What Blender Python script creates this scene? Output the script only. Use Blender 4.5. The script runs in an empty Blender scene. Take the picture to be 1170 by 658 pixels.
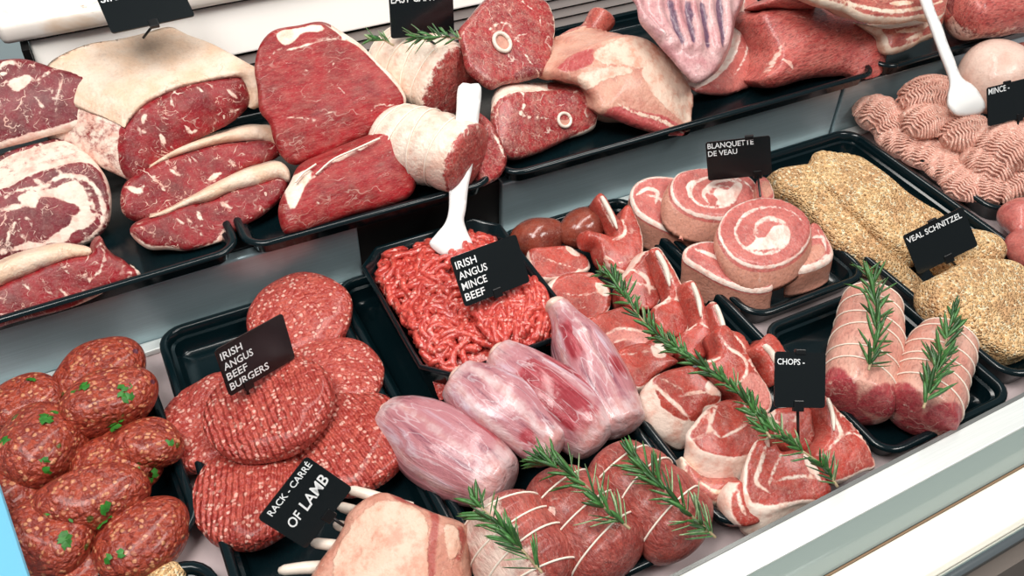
import bpy, math, random
import numpy as np
from mathutils import Vector, Matrix
from mathutils.geometry import delaunay_2d_cdt
S = bpy.context.scene
COL = S.collection
rnd = random.Random(7)
RS = np.random.RandomState(11)
PI = math.pi

# ------------------------------------------------------------------ camera frame measured from the photograph
F = 1039.0
CAMH = .58
_d1 = np.array([2715., -894., F]); _d2 = np.array([-715., -964., F])
_X = _d1/np.linalg.norm(_d1); _Y = _d2-_X*(_d2@_X); _Y /= np.linalg.norm(_Y); _Z = np.cross(_X, _Y)
ROT = np.array([_X, _Y, _Z])
EYE = np.array([0., 0., CAMH])

def ray(px, py):
    return ROT@np.array([(px-585)/F, (py-329)/F, 1.])

def G(px, py, z=0.):
    """point of the photograph on the level z"""
    d = ray(px, py)
    return EYE+d*((z-CAMH)/d[2])

def W(ox, oy, s, pts):
    """points read off an enlarged crop -> photograph pixels (third value kept)"""
    return [(p[0]/s+ox, p[1]/s+oy)+tuple(p[2:]) for p in pts]

# ------------------------------------------------------------------ small helpers
def lin(h, a=1.):
    h = h.lstrip('#')
    c = [int(h[i:i+2], 16)/255 for i in (0, 2, 4)]
    return tuple((x/12.92 if x <= .04045 else ((x+.055)/1.055)**2.4) for x in c)+(a,)

class NT:
    def __init__(s, mat):
        s.t = mat.node_tree
        for n in list(s.t.nodes): s.t.nodes.remove(n)
    def n(s, typ, ins=None, **kw):
        nd = s.t.nodes.new(typ)
        for k, v in kw.items(): setattr(nd, k, v)
        for k, v in (ins or {}).items(): s.put(nd.inputs[k], v)
        return nd
    def put(s, sock, v):
        if isinstance(v, bpy.types.NodeSocket): s.t.links.new(v, sock)
        elif isinstance(v, bpy.types.Node): s.t.links.new(v.outputs[0], sock)
        else: sock.default_value = v
    def math(s, op, a, b=0., c=0., clamp=False):
        nd = s.n('ShaderNodeMath', operation=op, use_clamp=clamp)
        s.put(nd.inputs[0], a); s.put(nd.inputs[1], b); s.put(nd.inputs[2], c)
        return nd.outputs[0]
    def step(s, v, a, b):
        nd = s.n('ShaderNodeMapRange', interpolation_type='SMOOTHSTEP')
        s.put(nd.inputs['Value'], v); nd.inputs['From Min'].default_value = a; nd.inputs['From Max'].default_value = b
        return nd.outputs[0]
    def mix(s, f, a, b, mode='MIX'):
        nd = s.n('ShaderNodeMix', data_type='RGBA', blend_type=mode)
        s.put(nd.inputs[0], f); s.put(nd.inputs[6], a); s.put(nd.inputs[7], b)
        return nd.outputs[2]
    def noise(s, co, scale, detail=3., rough=.55, dist=0., out=0):
        nd = s.n('ShaderNodeTexNoise', {'Vector': co, 'Scale': scale, 'Detail': detail, 'Roughness': rough, 'Distortion': dist})
        return nd.outputs[out]
    def vor(s, co, scale, feature='F1', out='Distance', rnd_=1.):
        nd = s.n('ShaderNodeTexVoronoi', {'Vector': co, 'Scale': scale, 'Randomness': rnd_}, feature=feature)
        return nd.outputs[out]
    def co(s, stretch=None):
        c = s.n('ShaderNodeTexCoord').outputs['Object']
        if stretch:
            m = s.n('ShaderNodeMapping', {'Vector': c}); m.inputs['Scale'].default_value = stretch
            c = m.outputs[0]
        return c
    def attr(s, name):
        return s.n('ShaderNodeAttribute', attribute_name=name).outputs['Fac']
    def out(s, col, rough=.4, spec=.5, height=None, bdist=.001, bstr=.5, coat=0., coat_r=.1, metal=0., sss=0., **kw):
        b = s.n('ShaderNodeBsdfPrincipled')
        s.put(b.inputs['Base Color'], col); s.put(b.inputs['Roughness'], rough)
        s.put(b.inputs['Specular IOR Level'], spec); s.put(b.inputs['Metallic'], metal)
        s.put(b.inputs['Coat Weight'], coat); s.put(b.inputs['Coat Roughness'], coat_r)
        if sss:
            b.inputs['Subsurface Weight'].default_value = sss
            b.inputs['Subsurface Radius'].default_value = (.006, .002, .0015)
            b.inputs['Subsurface Scale'].default_value = 1.
        if height is not None:
            bm = s.n('ShaderNodeBump', {'Height': height, 'Distance': bdist, 'Strength': bstr})
            s.put(b.inputs['Normal'], bm.outputs[0])
        for k, v in kw.items(): s.put(b.inputs[k], v)
        o = s.n('ShaderNodeOutputMaterial')
        s.t.links.new(b.outputs[0], o.inputs[0])
        return b

def newmat(name):
    m = bpy.data.materials.new(name); m.use_nodes = True
    return m, NT(m)

def plain(name, col, rough=.4, metal=0., spec=.5, var=0., vs=30., coat=0., bump=0., bs=60.):
    m, t = newmat(name)
    c = lin(col)
    h = None
    if var:
        n = t.noise(t.co(), vs, 4.)
        c2 = tuple(x*(1-var) for x in c[:3])+(1,)
        c = t.mix(t.step(n, .3, .7), c, c2)
    if bump: h = t.noise(t.co(), bs, 4.)
    t.out(c, rough, spec, metal=metal, coat=coat, height=h, bdist=bump or .001)
    return m

def meat(name, lean, lean2, fat='#f6e2d2', fat2='#ecc0aa', marble=.5, mscale=60., patch=22., fleck=.0, rough=.36, tone='#7a1420',
         stretch=(1, 1, 1), bump=.45, grain=.18, coat=.35, edge=.0035, wet=.0, spec=.38, mottle=.55):
    """cut raw meat: muscle colour, white seams (attribute fat), branching marbling, fibres, moist surface"""
    m, t = newmat(name)
    co = t.co(); cs = t.co(stretch)
    n1 = t.noise(co, 38., 4.)
    col = t.mix(t.step(n1, .36, .66), lin(lean), lin(lean2))
    dk = t.mix(1., col, (.58, .50, .52, 1), 'MULTIPLY')
    col = t.mix(t.math('MULTIPLY', t.step(t.noise(cs, 95., 5., .62), .50, .68), mottle), col, dk)
    tn = t.math('ADD', t.attr('tone'), t.math('MULTIPLY', t.math('SUBTRACT', t.noise(co, 110., 3.), .5), .004))
    col = t.mix(t.step(tn, -.0012, .0012), col, lin(tone))
    fine = t.noise(cs, 420., 3., .6)
    fib = t.noise(cs, 150., 4., .6)
    col = t.mix(t.math('MULTIPLY', t.step(fib, .35, .7), grain), col, lin(fat2))
    col = t.mix(t.math('MULTIPLY', t.step(fine, .55, .3), grain*2.2), col, (.06, .004, .008, 1))
    col = t.mix(t.math('MULTIPLY', t.step(t.noise(cs, 700., 2., .6), .56, .70), grain*1.6), col, lin(fat2))
    # branching marbling
    wv = t.noise(co, 55., 2., out=1)
    wc = t.n('ShaderNodeVectorMath', {0: wv, 1: (.5, .5, .5)}, operation='SUBTRACT').outputs[0]
    wc = t.n('ShaderNodeVectorMath', {0: wc}, operation='SCALE'); wc.inputs['Scale'].default_value = .022
    wco = t.n('ShaderNodeVectorMath', {0: cs, 1: wc.outputs[0]}, operation='ADD').outputs[0]
    nv = t.noise(wco, mscale, 1.5, .45)
    v = t.math('ABSOLUTE', t.math('SUBTRACT', nv, .5))
    vein = t.step(v, .012, .003)
    vein = t.math('MULTIPLY', vein, t.step(t.noise(co, patch*2.2, 2.), .47, .62))
    nv2 = t.noise(wco, mscale*2.3, 2., .5)
    v2 = t.step(t.math('ABSOLUTE', t.math('SUBTRACT', nv2, .5)), .019, .005)
    v2 = t.math('MULTIPLY', v2, t.step(t.noise(co, patch*3.1, 1.), .50, .64))
    vein = t.math('MULTIPLY', t.math('MAXIMUM', vein, t.math('MULTIPLY', v2, .8)), marble)
    if fleck:
        vd = t.vor(wco, 260.)
        fk = t.math('MULTIPLY', t.step(vd, .20, .10), t.step(t.noise(co, 90., 2.), .5, .62))
        vein = t.math('MAXIMUM', vein, t.math('MULTIPLY', fk, fleck))
    fa = t.math('ADD', t.attr('fat'), t.math('MULTIPLY', t.math('SUBTRACT', t.noise(co, 150., 4., .65), .5), edge*2))
    fm = t.step(fa, -.0007, .0008)
    mask = t.math('MAXIMUM', fm, vein, clamp=True)
    fc = t.mix(t.step(t.noise(co, 70., 4., .65), .42, .68), lin(fat), lin(fat2))
    col = t.mix(mask, col, fc)
    h = t.math('ADD', t.math('MULTIPLY', fib, .7), t.math('MULTIPLY', mask, .35))
    h = t.math('ADD', h, t.math('MULTIPLY', t.noise(co, 60., 3.), 1.2))
    h = t.math('ADD', h, t.math('MULTIPLY', t.noise(cs, 240., 4., .65), .8))
    t.out(col, t.math('ADD', rough, t.math('MULTIPLY', mask, .08)), spec, h, .0016, bump, coat*.55, .12)
    return m

def ground(name, cols, scale=190., fleckcol='#f0c9b4', fleck=.5, soft=.75, edk=.5, warp=.006, lumpb=.5, rough=.33, dark='#5e0f16', bump=.8, stretch=(1, 1, 1), coat=.4, green=0., ridge=0.):
    """minced meat pressed together: small lumps of red meat and pale fat"""
    m, t = newmat(name)
    co = t.co(stretch)
    wv = t.noise(co, 120., 2., out=1)
    wc = t.n('ShaderNodeVectorMath', {0: wv, 1: (.5, .5, .5)}, operation='SUBTRACT').outputs[0]
    wc = t.n('ShaderNodeVectorMath', {0: wc}, operation='SCALE'); wc.inputs['Scale'].default_value = warp
    co = t.n('ShaderNodeVectorMath', {0: co, 1: wc.outputs[0]}, operation='ADD').outputs[0]
    d = t.vor(co, scale); cc = t.vor(co, scale, out='Color')
    r = t.n('ShaderNodeSeparateColor', {0: cc})
    col = t.mix(t.step(r.outputs[0], .1, .9), lin(cols[0]), lin(cols[1]))
    col = t.mix(t.math('MULTIPLY', t.step(t.noise(co, 60., 3.), .45, .7), .6), col, lin(cols[2]))
    fl = t.math('MULTIPLY', t.step(r.outputs[1], 1-fleck*.55, 1-fleck*.55+.08), t.step(d, .55, .3))
    col = t.mix(t.math('MULTIPLY', fl, soft), col, lin(fleckcol))
    ed = t.step(t.vor(co, scale, 'DISTANCE_TO_EDGE'), .10, .0)
    col = t.mix(t.math('MULTIPLY', ed, edk), col, lin(dark))
    if green:
        g = t.math('MULTIPLY', t.step(t.vor(co, 75.), .24, .17), t.step(t.noise(t.co(), 34., 1.), .58, .62))
        col = t.mix(t.math('MULTIPLY', g, green), col, lin('#2c5a1c'))
        pp = t.step(t.vor(t.co(), 31.), .115, .09)
        col = t.mix(t.math('MULTIPLY', pp, .8), col, lin('#4d2f44'))
    h = t.math('ADD', t.math('MULTIPLY', t.step(d, .8, .1), lumpb), t.math('ADD', t.math('MULTIPLY', t.noise(co, 70., 3.), 1.5), t.math('MULTIPLY', t.noise(co, 260., 3.), 1.2)))
    if ridge:
        w = t.n('ShaderNodeTexWave', {'Vector': t.co(), 'Scale': 70., 'Distortion': 2.5, 'Detail': 2., 'Detail Scale': 2.}, bands_direction='X')
        h = t.math('ADD', h, t.math('MULTIPLY', w.outputs['Fac'], ridge))
    t.out(col, rough, .5, h, .0022, bump, coat, .1)
    return m

def set_attr(me, name, arr):
    a = me.attributes.new(name, 'FLOAT', 'POINT')
    a.data.foreach_set('value', np.asarray(arr, dtype=np.float32))

def make(name, V, faces, mat, M=None, parent=None, attrs=None, smooth=True, midx=None):
    me = bpy.data.meshes.new(name)
    V = np.asarray(V, dtype=np.float64)
    if isinstance(faces, np.ndarray): faces = faces.tolist()
    me.from_pydata([tuple(v) for v in V.tolist()], [], faces)
    for m in (mat if isinstance(mat, (list, tuple)) else [mat]): me.materials.append(m)
    if smooth: me.polygons.foreach_set('use_smooth', [True]*len(me.polygons))
    if midx is not None: me.polygons.foreach_set('material_index', midx)
    at = {'fat': None, 'tone': None}
    at.update(attrs or {})
    for k, v in at.items(): set_attr(me, k, np.full(len(V), -.02) if v is None else v)
    me.update()
    o = bpy.data.objects.new(name, me); COL.objects.link(o)
    if M is not None: o.matrix_world = M
    if parent is not None: o.parent = parent
    return o

def empty(name, loc=(0, 0, 0), M=None):
    o = bpy.data.objects.new(name, None); COL.objects.link(o)
    o.empty_display_size = .02
    o.matrix_world = M if M is not None else Matrix.Translation(Vector(loc))
    return o

def tag(o, label, cat, group=None, kind=None):
    o['label'] = label; o['category'] = cat
    if group: o['group'] = group
    if kind: o['kind'] = kind
    return o

def dup(o, M):
    c = o.copy(); COL.objects.link(c); c.matrix_world = M
    for ch in o.children:
        d = ch.copy(); COL.objects.link(d); d.parent = c
        for g in ch.children:
            e = g.copy(); COL.objects.link(e); e.parent = d
    return c

_nk = {}
def nz(P, freq, seed=0, n=9):
    """smooth pseudo noise, about -1..1, for arrays of points"""
    key = (seed, n)
    if key not in _nk:
        r = np.random.RandomState(seed+1000)
        k = r.normal(size=(n, 3)); k /= np.linalg.norm(k, axis=1)[:, None]
        _nk[key] = (k*r.uniform(.6, 1.5, (n, 1)), r.uniform(0, 6.28, n))
    k, ph = _nk[key]
    P = np.asarray(P)
    return np.sin(P@(k.T*freq)+ph).sum(1)/math.sqrt(n)*1.0

def closed_spline(pts, step):
    """closed Catmull-Rom through 2-D (or k-D) points, resampled"""
    P = np.asarray(pts, float); n = len(P); out = []
    for i in range(n):
        a, b, c, d = P[i-1], P[i], P[(i+1) % n], P[(i+2) % n]
        L = np.linalg.norm((c-b)[:2]); m = max(1, int(round(L/step)))
        t = (np.arange(m)/m)[:, None]
        q = .5*((2*b)+(-a+c)*t+(2*a-5*b+4*c-d)*t*t+(-a+3*b-3*c+d)*t**3)
        out.append(q)
    return np.vstack(out)

def open_spline(pts, m):
    P = np.asarray(pts, float)
    if len(P) == 2: return P[0]+(P[1]-P[0])*np.linspace(0, 1, m)[:, None]
    Q = np.vstack([2*P[0]-P[1], P, 2*P[-1]-P[-2]])
    L = np.r_[0, np.cumsum(np.linalg.norm(np.diff(P[:, :3], axis=0), axis=1))]; L /= L[-1]
    out = []
    for s in np.linspace(0, 1, m):
        i = min(int(np.searchsorted(L, s, 'right'))-1, len(P)-2); i = max(i, 0)
        t = (s-L[i])/max(L[i+1]-L[i], 1e-9)
        a, b, c, d = Q[i], Q[i+1], Q[i+2], Q[i+3]
        out.append(.5*((2*b)+(-a+c)*t+(2*a-5*b+4*c-d)*t*t+(-a+3*b-3*c+d)*t**3))
    return np.array(out)

def seg_dist(P, A, closed=True):
    """distance of points P (n,2) to polyline A (m,2); returns distance and index of nearest segment, parameter"""
    B = np.roll(A, -1, 0) if closed else A[1:]
    A0 = A if closed else A[:-1]
    D = B-A0; L = (D**2).sum(1)+1e-15
    best = np.full(len(P), 1e9); bi = np.zeros(len(P), int); bt = np.zeros(len(P))
    for i in range(len(A0)):
        t = np.clip(((P-A0[i])@D[i])/L[i], 0, 1)
        d = np.hypot(*(P-(A0[i]+t[:, None]*D[i])).T)
        k = d < best
        best[k] = d[k]; bi[k] = i; bt[k] = t[k]
    return best, bi, bt

def inside(P, A):
    x, y = P[:, 0], P[:, 1]; c = np.zeros(len(P), bool)
    B = np.roll(A, 1, 0)
    for (x1, y1), (x2, y2) in zip(A, B):
        k = (y1 > y) != (y2 > y)
        with np.errstate(divide='ignore', invalid='ignore'):
            c ^= k & (x < (x2-x1)*(y-y1)/(y2-y1+1e-18)+x1)
    return c

class Plane:
    """a cutting plane that stands in the case: through a photographed point at height z, normal raised phi degrees, turned az degrees"""
    def __init__(s, px, py, z, phi, az=0., O=None):
        s.O = G(px, py, z) if O is None else np.asarray(O, float)
        p, a = math.radians(phi), math.radians(az)
        s.n = np.array([math.sin(a)*math.cos(p), -math.cos(a)*math.cos(p), math.sin(p)])
        s.u = np.array([math.cos(a), math.sin(a), 0.])
        s.v = np.cross(s.n, s.u)
        s.M = Matrix([[s.u[i], s.v[i], s.n[i], s.O[i]] for i in range(3)]+[[0, 0, 0, 1]])
    def uv(s, px, py):
        d = ray(px, py); t = ((s.O-EYE)@s.n)/(d@s.n)
        q = EYE+d*t-s.O
        return np.array([q@s.u, q@s.v])
    def at(s, px, py, w=0.):
        a = s.uv(px, py)
        return s.O+s.u*a[0]+s.v*a[1]+s.n*w
    def pxm(s):
        """metres per pixel near the origin of the plane"""
        return np.linalg.norm(s.O-EYE)/F
    def loc(s, vec):
        return np.array([vec@s.u, vec@s.v, vec@s.n])

def rest(V, M):
    """meat lies flat on its tray: nothing reaches below the tray floor"""
    A = np.array(M); Wd = V@A[:3, :3].T+A[:3, 3]
    zf = .0740 if (A[1, 3] > .60 and A[2, 3] > .065) else .0050
    Wd[:, 2] = np.maximum(Wd[:, 2], zf)
    return (Wd-A[:3, 3])@A[:3, :3]

def away(p, t, k=.75):
    """thickness of a leaning slice: it runs back from the cut face"""
    d = p.O-EYE; d = d/np.linalg.norm(d)
    return tuple(np.array([d[0], d[1], d[2]*k])*t)

def cut(name, mat, outline, plane, thick=.02, ext=None, res=.003, r=.004, seams=(), fats=(), tones=(), bulge=0., lump=.0008, lumpf=60.,
        parent=None, seed=None, sidebulge=.0, back=0., w0=0., sidefat=None, sidetone=None, grow=1., drop=0., spline=True, hfun=None, floor=True):
    """a piece of meat cut to an outline: rounded cut face, sides and underside, closed. outline: (px,py[,rind px])"""
    seed = rnd.randint(0, 9999) if seed is None else seed
    k = plane.pxm()
    if drop:
        ys = [p[1] for p in outline]; cy, my = sum(ys)/len(ys), max(ys)
        outline = [(p[0], p[1]+drop*max(0, (p[1]-cy)/(my-cy)))+tuple(p[2:]) for p in outline]
    ol = [tuple(plane.uv(p[0], p[1]))+((p[2] if len(p) > 2 else 0.)*k,) for p in outline]
    C = closed_spline(ol, res*.9) if spline else np.asarray(ol)
    xy, rw = C[:, :2].copy(), C[:, 2].copy()
    xy = xy.mean(0)+(xy-xy.mean(0))*grow
    area = .5*np.sum(xy[:, 0]*np.roll(xy[:, 1], -1)-np.roll(xy[:, 0], -1)*xy[:, 1])
    if area < 0: xy, rw = xy[::-1].copy(), rw[::-1].copy()
    wob = nz(np.c_[xy, np.zeros(len(xy))], 160., seed+3)*res*.12
    tn = np.roll(xy, -1, 0)-np.roll(xy, 1, 0); tn /= np.linalg.norm(tn, axis=1)[:, None]+1e-9
    on = np.c_[tn[:, 1], -tn[:, 0]]
    if spline: xy = xy+on*wob[:, None]
    nb = len(xy)
    lo, hi = xy.min(0), xy.max(0)
    gx, gy = np.arange(lo[0], hi[0], res), np.arange(lo[1], hi[1], res*.866)
    gr = np.array([(x+(res/2 if j % 2 else 0), y) for j, y in enumerate(gy) for x in gx])
    if len(gr):
        gr = gr+RS.uniform(-.12, .12, gr.shape)*res
        gr = gr[inside(gr, xy)]
    if len(gr):
        dd, _, _ = seg_dist(gr, xy); gr = gr[dd > res*.5]
    pts = np.vstack([xy, gr]) if len(gr) else xy
    vs, _, fs, _, _, _ = delaunay_2d_cdt([Vector(p) for p in pts], [], [list(range(nb))], 1, 1e-7)
    if len(vs) != len(pts):                       # the triangulation merged or split points: keep its own points
        pts = np.array([tuple(v) for v in vs])
    ed, bi, bt = seg_dist(pts, xy)
    ed[:nb] = 0.
    rwp = rw[bi]*(1-bt)+rw[(bi+1) % nb]*bt
    fat = np.where(rwp > 1e-5, rwp-ed, -.02)
    fat = np.where(rwp <= 1e-5, np.minimum(-.001, -.004+0*fat), fat)
    for pl, wd in seams:
        q = np.array([plane.uv(*p[:2]) for p in pl])
        if len(q) > 2: q = open_spline(np.c_[q, np.zeros(len(q))], len(q)*4)[:, :2]
        d, i2, t2 = seg_dist(pts, q, False)
        prog = (i2+t2)/max(len(q)-1, 1)
        fat = np.maximum(fat, wd*k*.5*(1-.55*np.abs(prog*2-1)**2)-d)
    def sdf(poly):
        q = closed_spline([plane.uv(*p[:2]) for p in poly], res)
        d, _, _ = seg_dist(pts, q)
        return np.where(inside(pts, q), d, -d)
    for pl in fats: fat = np.maximum(fat, sdf(pl))
    tone = np.full(len(pts), -.02)
    for pl in tones: tone = np.maximum(tone, sdf(pl))
    dm = ed.max()
    prof = np.where(ed < r, -r+np.sqrt(np.maximum(0, r*r-(r-ed)**2)), 0.)
    P0 = np.c_[pts, np.zeros(len(pts))]
    wz = w0+prof+bulge*(1-(1-ed/dm)**2)+nz(P0, lumpf, seed)*lump*np.clip(ed/(r+1e-9), 0, 1)
    wz -= np.where(fat > 0, np.minimum(fat, .002)*.12, 0)
    if hfun is not None: wz = wz+hfun(pts)
    front = np.c_[pts, wz]
    E = plane.loc(np.asarray(ext, float)) if ext is not None else np.array([0, 0, -thick])
    nr = max(2, int(np.linalg.norm(E)/(res*1.6)))
    V = [front]; FA = [fat]; TO = [tone]; faces = [list(f) for f in fs]
    prev = np.arange(nb); base = len(front)
    sf = np.where(rw > .0006, np.minimum(rw, .004), -.004) if sidefat is None else np.full(nb, sidefat)
    b3 = front[:nb]
    cen = pts.mean(0)
    for j in range(1, nr+1):
        t = j/nr
        ring = b3+E*t
        bul = sidebulge*math.sin(PI*t)
        jit = nz(ring, 90., seed+5)*lump*1.3
        ring[:, :2] += on*(bul+jit*math.sin(PI*min(1, t*1.0+.0)))[:, None]
        if back: ring[:, :2] = cen+E[:2]*t+(ring[:, :2]-cen-E[:2]*t)*(1-back*t*t)
        V.append(ring); FA.append(sf); TO.append(np.full(nb, -.02 if sidetone is None else sidetone))
        cur = np.arange(base, base+nb); base += nb
        a, b = prev, np.roll(prev, -1); c, d = np.roll(cur, -1), cur
        faces += np.c_[a, d, c, b].tolist()
        prev = cur
    last = V[-1]
    # underside: the same triangulation, turned over
    bk = front.copy(); bk[:, :2] = bk[:, :2]+E[:2]; bk[:, 2] = w0+E[2]-(.6*r+prof)*.6
    if back: bk[:, :2] = cen+E[:2]+(bk[:, :2]-cen-E[:2])*(1-back)
    off = base-nb
    inn = bk[nb:]
    V.append(inn); FA.append(np.full(len(inn), -.003)); TO.append(np.full(len(inn), -.02))
    idx = np.r_[prev, np.arange(base, base+len(inn))]
    faces += [[int(idx[q]) for q in reversed(f)] for f in fs]
    V = np.vstack(V)
    if floor: V = rest(V, plane.M)
    return make(name, V, faces, mat, None if parent is not None else plane.M, parent, {'fat': np.concatenate(FA), 'tone': np.concatenate(TO)})

def tube_arrays(path, rad, ns=6, cap=True, squash=None):
    path = np.asarray(path, float); m = len(path)
    T = np.gradient(path, axis=0); T /= np.linalg.norm(T, axis=1)[:, None]+1e-12
    up = np.array([0, 0, 1.])
    N = np.zeros_like(T); B = np.zeros_like(T)
    v = np.cross(T[0], up)
    if np.linalg.norm(v) < 1e-3: v = np.cross(T[0], [1., 0, 0])
    v /= np.linalg.norm(v)
    for i in range(m):
        v = v-T[i]*(v@T[i]); v /= np.linalg.norm(v)+1e-12
        N[i] = v; B[i] = np.cross(T[i], v)
    rad = np.broadcast_to(np.asarray(rad, float), (m,))
    a = np.arange(ns)/ns*2*PI
    V = path[:, None, :]+(N[:, None, :]*np.cos(a)[None, :, None]+B[:, None, :]*np.sin(a)[None, :, None])*rad[:, None, None]
    V = V.reshape(-1, 3)
    i = np.arange(m-1)[:, None]*ns; j = np.arange(ns)[None, :]; j2 = (j+1) % ns
    Fq = np.stack([i+j, i+j2, i+ns+j2, i+ns+j], -1).reshape(-1, 4).tolist()
    if cap:
        V = np.vstack([V, path[0]-T[0]*rad[0]*.5, path[-1]+T[-1]*rad[-1]*.5])
        for q in range(ns):
            Fq.append([m*ns, (q+1) % ns, q]); Fq.append([m*ns+1, (m-1)*ns+q, (m-1)*ns+(q+1) % ns])
    return V, Fq

class Bag:
    def __init__(s): s.V = []; s.F = []; s.n = 0
    def add(s, V, Fq):
        s.V.append(np.asarray(V, float)); s.F += [[q+s.n for q in f] for f in Fq]; s.n += len(V)
    def tube(s, path, rad, ns=6): s.add(*tube_arrays(path, rad, ns))
    def box(s, x0, x1, y0, y1, z0, z1):
        V = [(x, y, z) for z in (z0, z1) for y in (y0, y1) for x in (x0, x1)]
        s.add(V, [[0, 2, 3, 1], [4, 5, 7, 6], [0, 1, 5, 4], [2, 6, 7, 3], [0, 4, 6, 2], [1, 3, 7, 5]])
    def prism(s, prof, axis0, axis1):
        """profile of (y,z) points swept from x0 to x1"""
        n = len(prof)
        V = [(axis0, y, z) for y, z in prof]+[(axis1, y, z) for y, z in prof]
        s.add(V, [[i, (i+1) % n, n+(i+1) % n, n+i] for i in range(n)]+[list(range(n))[::-1], list(range(n, 2*n))])
    def build(s, name, mat, M=None, parent=None, smooth=True, attrs=None):
        return make(name, np.vstack(s.V), s.F, mat, M, parent, attrs, smooth)

def bevel(o, w=.002, seg=2):
    b = o.modifiers.new('edge', 'BEVEL'); b.width = w; b.segments = seg; b.limit_method = 'ANGLE'
    return o

def frame(o, xax, zup=(0, 0, 1)):
    """matrix with local x along xax"""
    x = np.asarray(xax, float); x = x/np.linalg.norm(x)
    y = np.cross(zup, x); y /= np.linalg.norm(y); z = np.cross(x, y)
    return Matrix([[x[i], y[i], z[i], o[i]] for i in range(3)]+[[0, 0, 0, 1]])

def loft(name, mat, p0, p1, radii, sq=1., bend=0., nr=44, na=40, lump=.0015, lumpf=45., pinch=(), pd=.06, pw=.012, seed=None, parent=None,
         capround=(.5, .5), fatf=None, tonef=None, flat=.0, shape=None, up=(0, 0, 1)):
    """a rounded piece along an axis from p0 to p1 (its local x): radii list along it, sq = height/width"""
    seed = rnd.randint(0, 9999) if seed is None else seed
    p0, p1 = np.asarray(p0, float), np.asarray(p1, float)
    L = np.linalg.norm(p1-p0)
    M = frame(p0, p1-p0, up)
    rr = np.asarray(radii, float)
    th = np.linspace(0, 1, nr)
    th = .5-.5*np.cos(PI*th)*(1) if max(capround) > 0 else th
    th = .35*np.linspace(0, 1, nr)+.65*th
    R = np.interp(th, np.linspace(0, 1, len(rr)), rr)
    Rs = open_spline(np.c_[np.linspace(0, 1, len(rr)), rr, np.zeros(len(rr))], 200)
    R = np.interp(th, np.linspace(0, 1, 200), Rs[:, 1])
    e0, e1 = capround
    if e0: R = R*np.sqrt(np.clip(1-np.clip(1-th/(e0*rr[0]/L*1.0+1e-6), 0, 1)**2, 0, 1))
    if e1: R = R*np.sqrt(np.clip(1-np.clip(1-(1-th)/(e1*rr[-1]/L*1.0+1e-6), 0, 1)**2, 0, 1))
    R = np.maximum(R, 1e-5)
    for c in pinch: R = R*(1-pd*np.exp(-((th-c)*L/pw)**2*4))
    a = np.arange(na)/na*2*PI
    X = np.repeat(th*L, na).reshape(nr, na)
    ca, sa = np.cos(a), np.sin(a)
    zz = sa*sq
    if flat: zz = np.where(zz < -1+flat, (-1+flat)+(zz+1-flat)*.25, zz)
    Y = R[:, None]*ca[None, :]; Zc = R[:, None]*zz[None, :]+bend*np.sin(PI*th)[:, None]
    V = np.stack([X, Y, Zc], -1).reshape(-1, 3)
    rad = np.stack([0*X, np.broadcast_to(ca, X.shape), np.broadcast_to(sa, X.shape)], -1).reshape(-1, 3)
    amp = lump*np.repeat(np.clip(R/max(R.max(), 1e-6)*1.4, 0, 1), na)
    V = V+rad*(nz(V, lumpf, seed)*amp)[:, None]+rad*(nz(V, lumpf*2.6, seed+1)*amp*.4)[:, None]
    tt = np.repeat(th, na); aa = np.tile(a, nr)
    if shape is not None: V = shape(V, tt, aa)
    if parent is None: V = rest(V, M)
    Fq = []
    for i in range(nr-1):
        for j in range(na):
            j2 = (j+1) % na
            Fq.append([i*na+j, (i+1)*na+j, (i+1)*na+j2, i*na+j2])
    V = np.vstack([V, [V[:na].mean(0)], [V[-na:].mean(0)]])
    c0, c1 = nr*na, nr*na+1
    for j in range(na):
        j2 = (j+1) % na
        Fq.append([c0, j, j2]); Fq.append([c1, (nr-1)*na+j2, (nr-1)*na+j])
    tt = np.r_[tt, 0, 1]; aa = np.r_[aa, 0, 0]
    at = {'fat': fatf(V, tt, aa) if fatf else None, 'tone': tonef(V, tt, aa) if tonef else None}
    o = make(name, V, Fq, mat, M if parent is None else None, parent, at)
    o_info[o.name] = (M, L, th, R, sq, bend, V, na)
    return o
o_info = {}

def ring_path(o, t, drop=0., lift=.0008, wob=.003, m=40, a0=0., a1=2*PI):
    """a string laid round a lofted piece at t (local coordinates)"""
    M, L, th, R, sq, bend, V, na = o_info[o.name]
    nr = len(th)
    fi = np.interp(t, th, np.arange(nr))
    out = []
    ph = rnd.uniform(0, 6)
    for a in np.linspace(a0, a1, m):
        f = np.clip(fi+wob/L*nr*math.sin(a*1.0+ph), 0, nr-1.001)
        i = int(f); g = f-i
        ja = (a/(2*PI)*na) % na; j = int(ja); h = ja-j; j2 = (j+1) % na
        def q(ii): return V[ii*na+j]*(1-h)+V[ii*na+j2]*h
        p = q(i)*(1-g)+q(i+1)*g
        c = np.array([p[0], 0, bend*math.sin(PI*t)])
        d = p-c; d /= np.linalg.norm(d)+1e-9
        out.append(p+d*lift)
    return np.array(out)

def surf_point(o, t, a, lift=0.):
    """world point on a lofted piece"""
    M = o_info[o.name][0]
    p = ring_path(o, t, lift=lift, wob=0, m=2, a0=a, a1=a)[0]
    return np.array(M@Vector(p))

def strings(o, ts, mat, rad=.0008, name='string', lift=.0006, wob=.003):
    for t in ts:
        p = ring_path(o, t, lift=lift, wob=wob)
        V, Fq = tube_arrays(p, rad, 5)
        make(name, V, Fq, mat, None, o)

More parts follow.
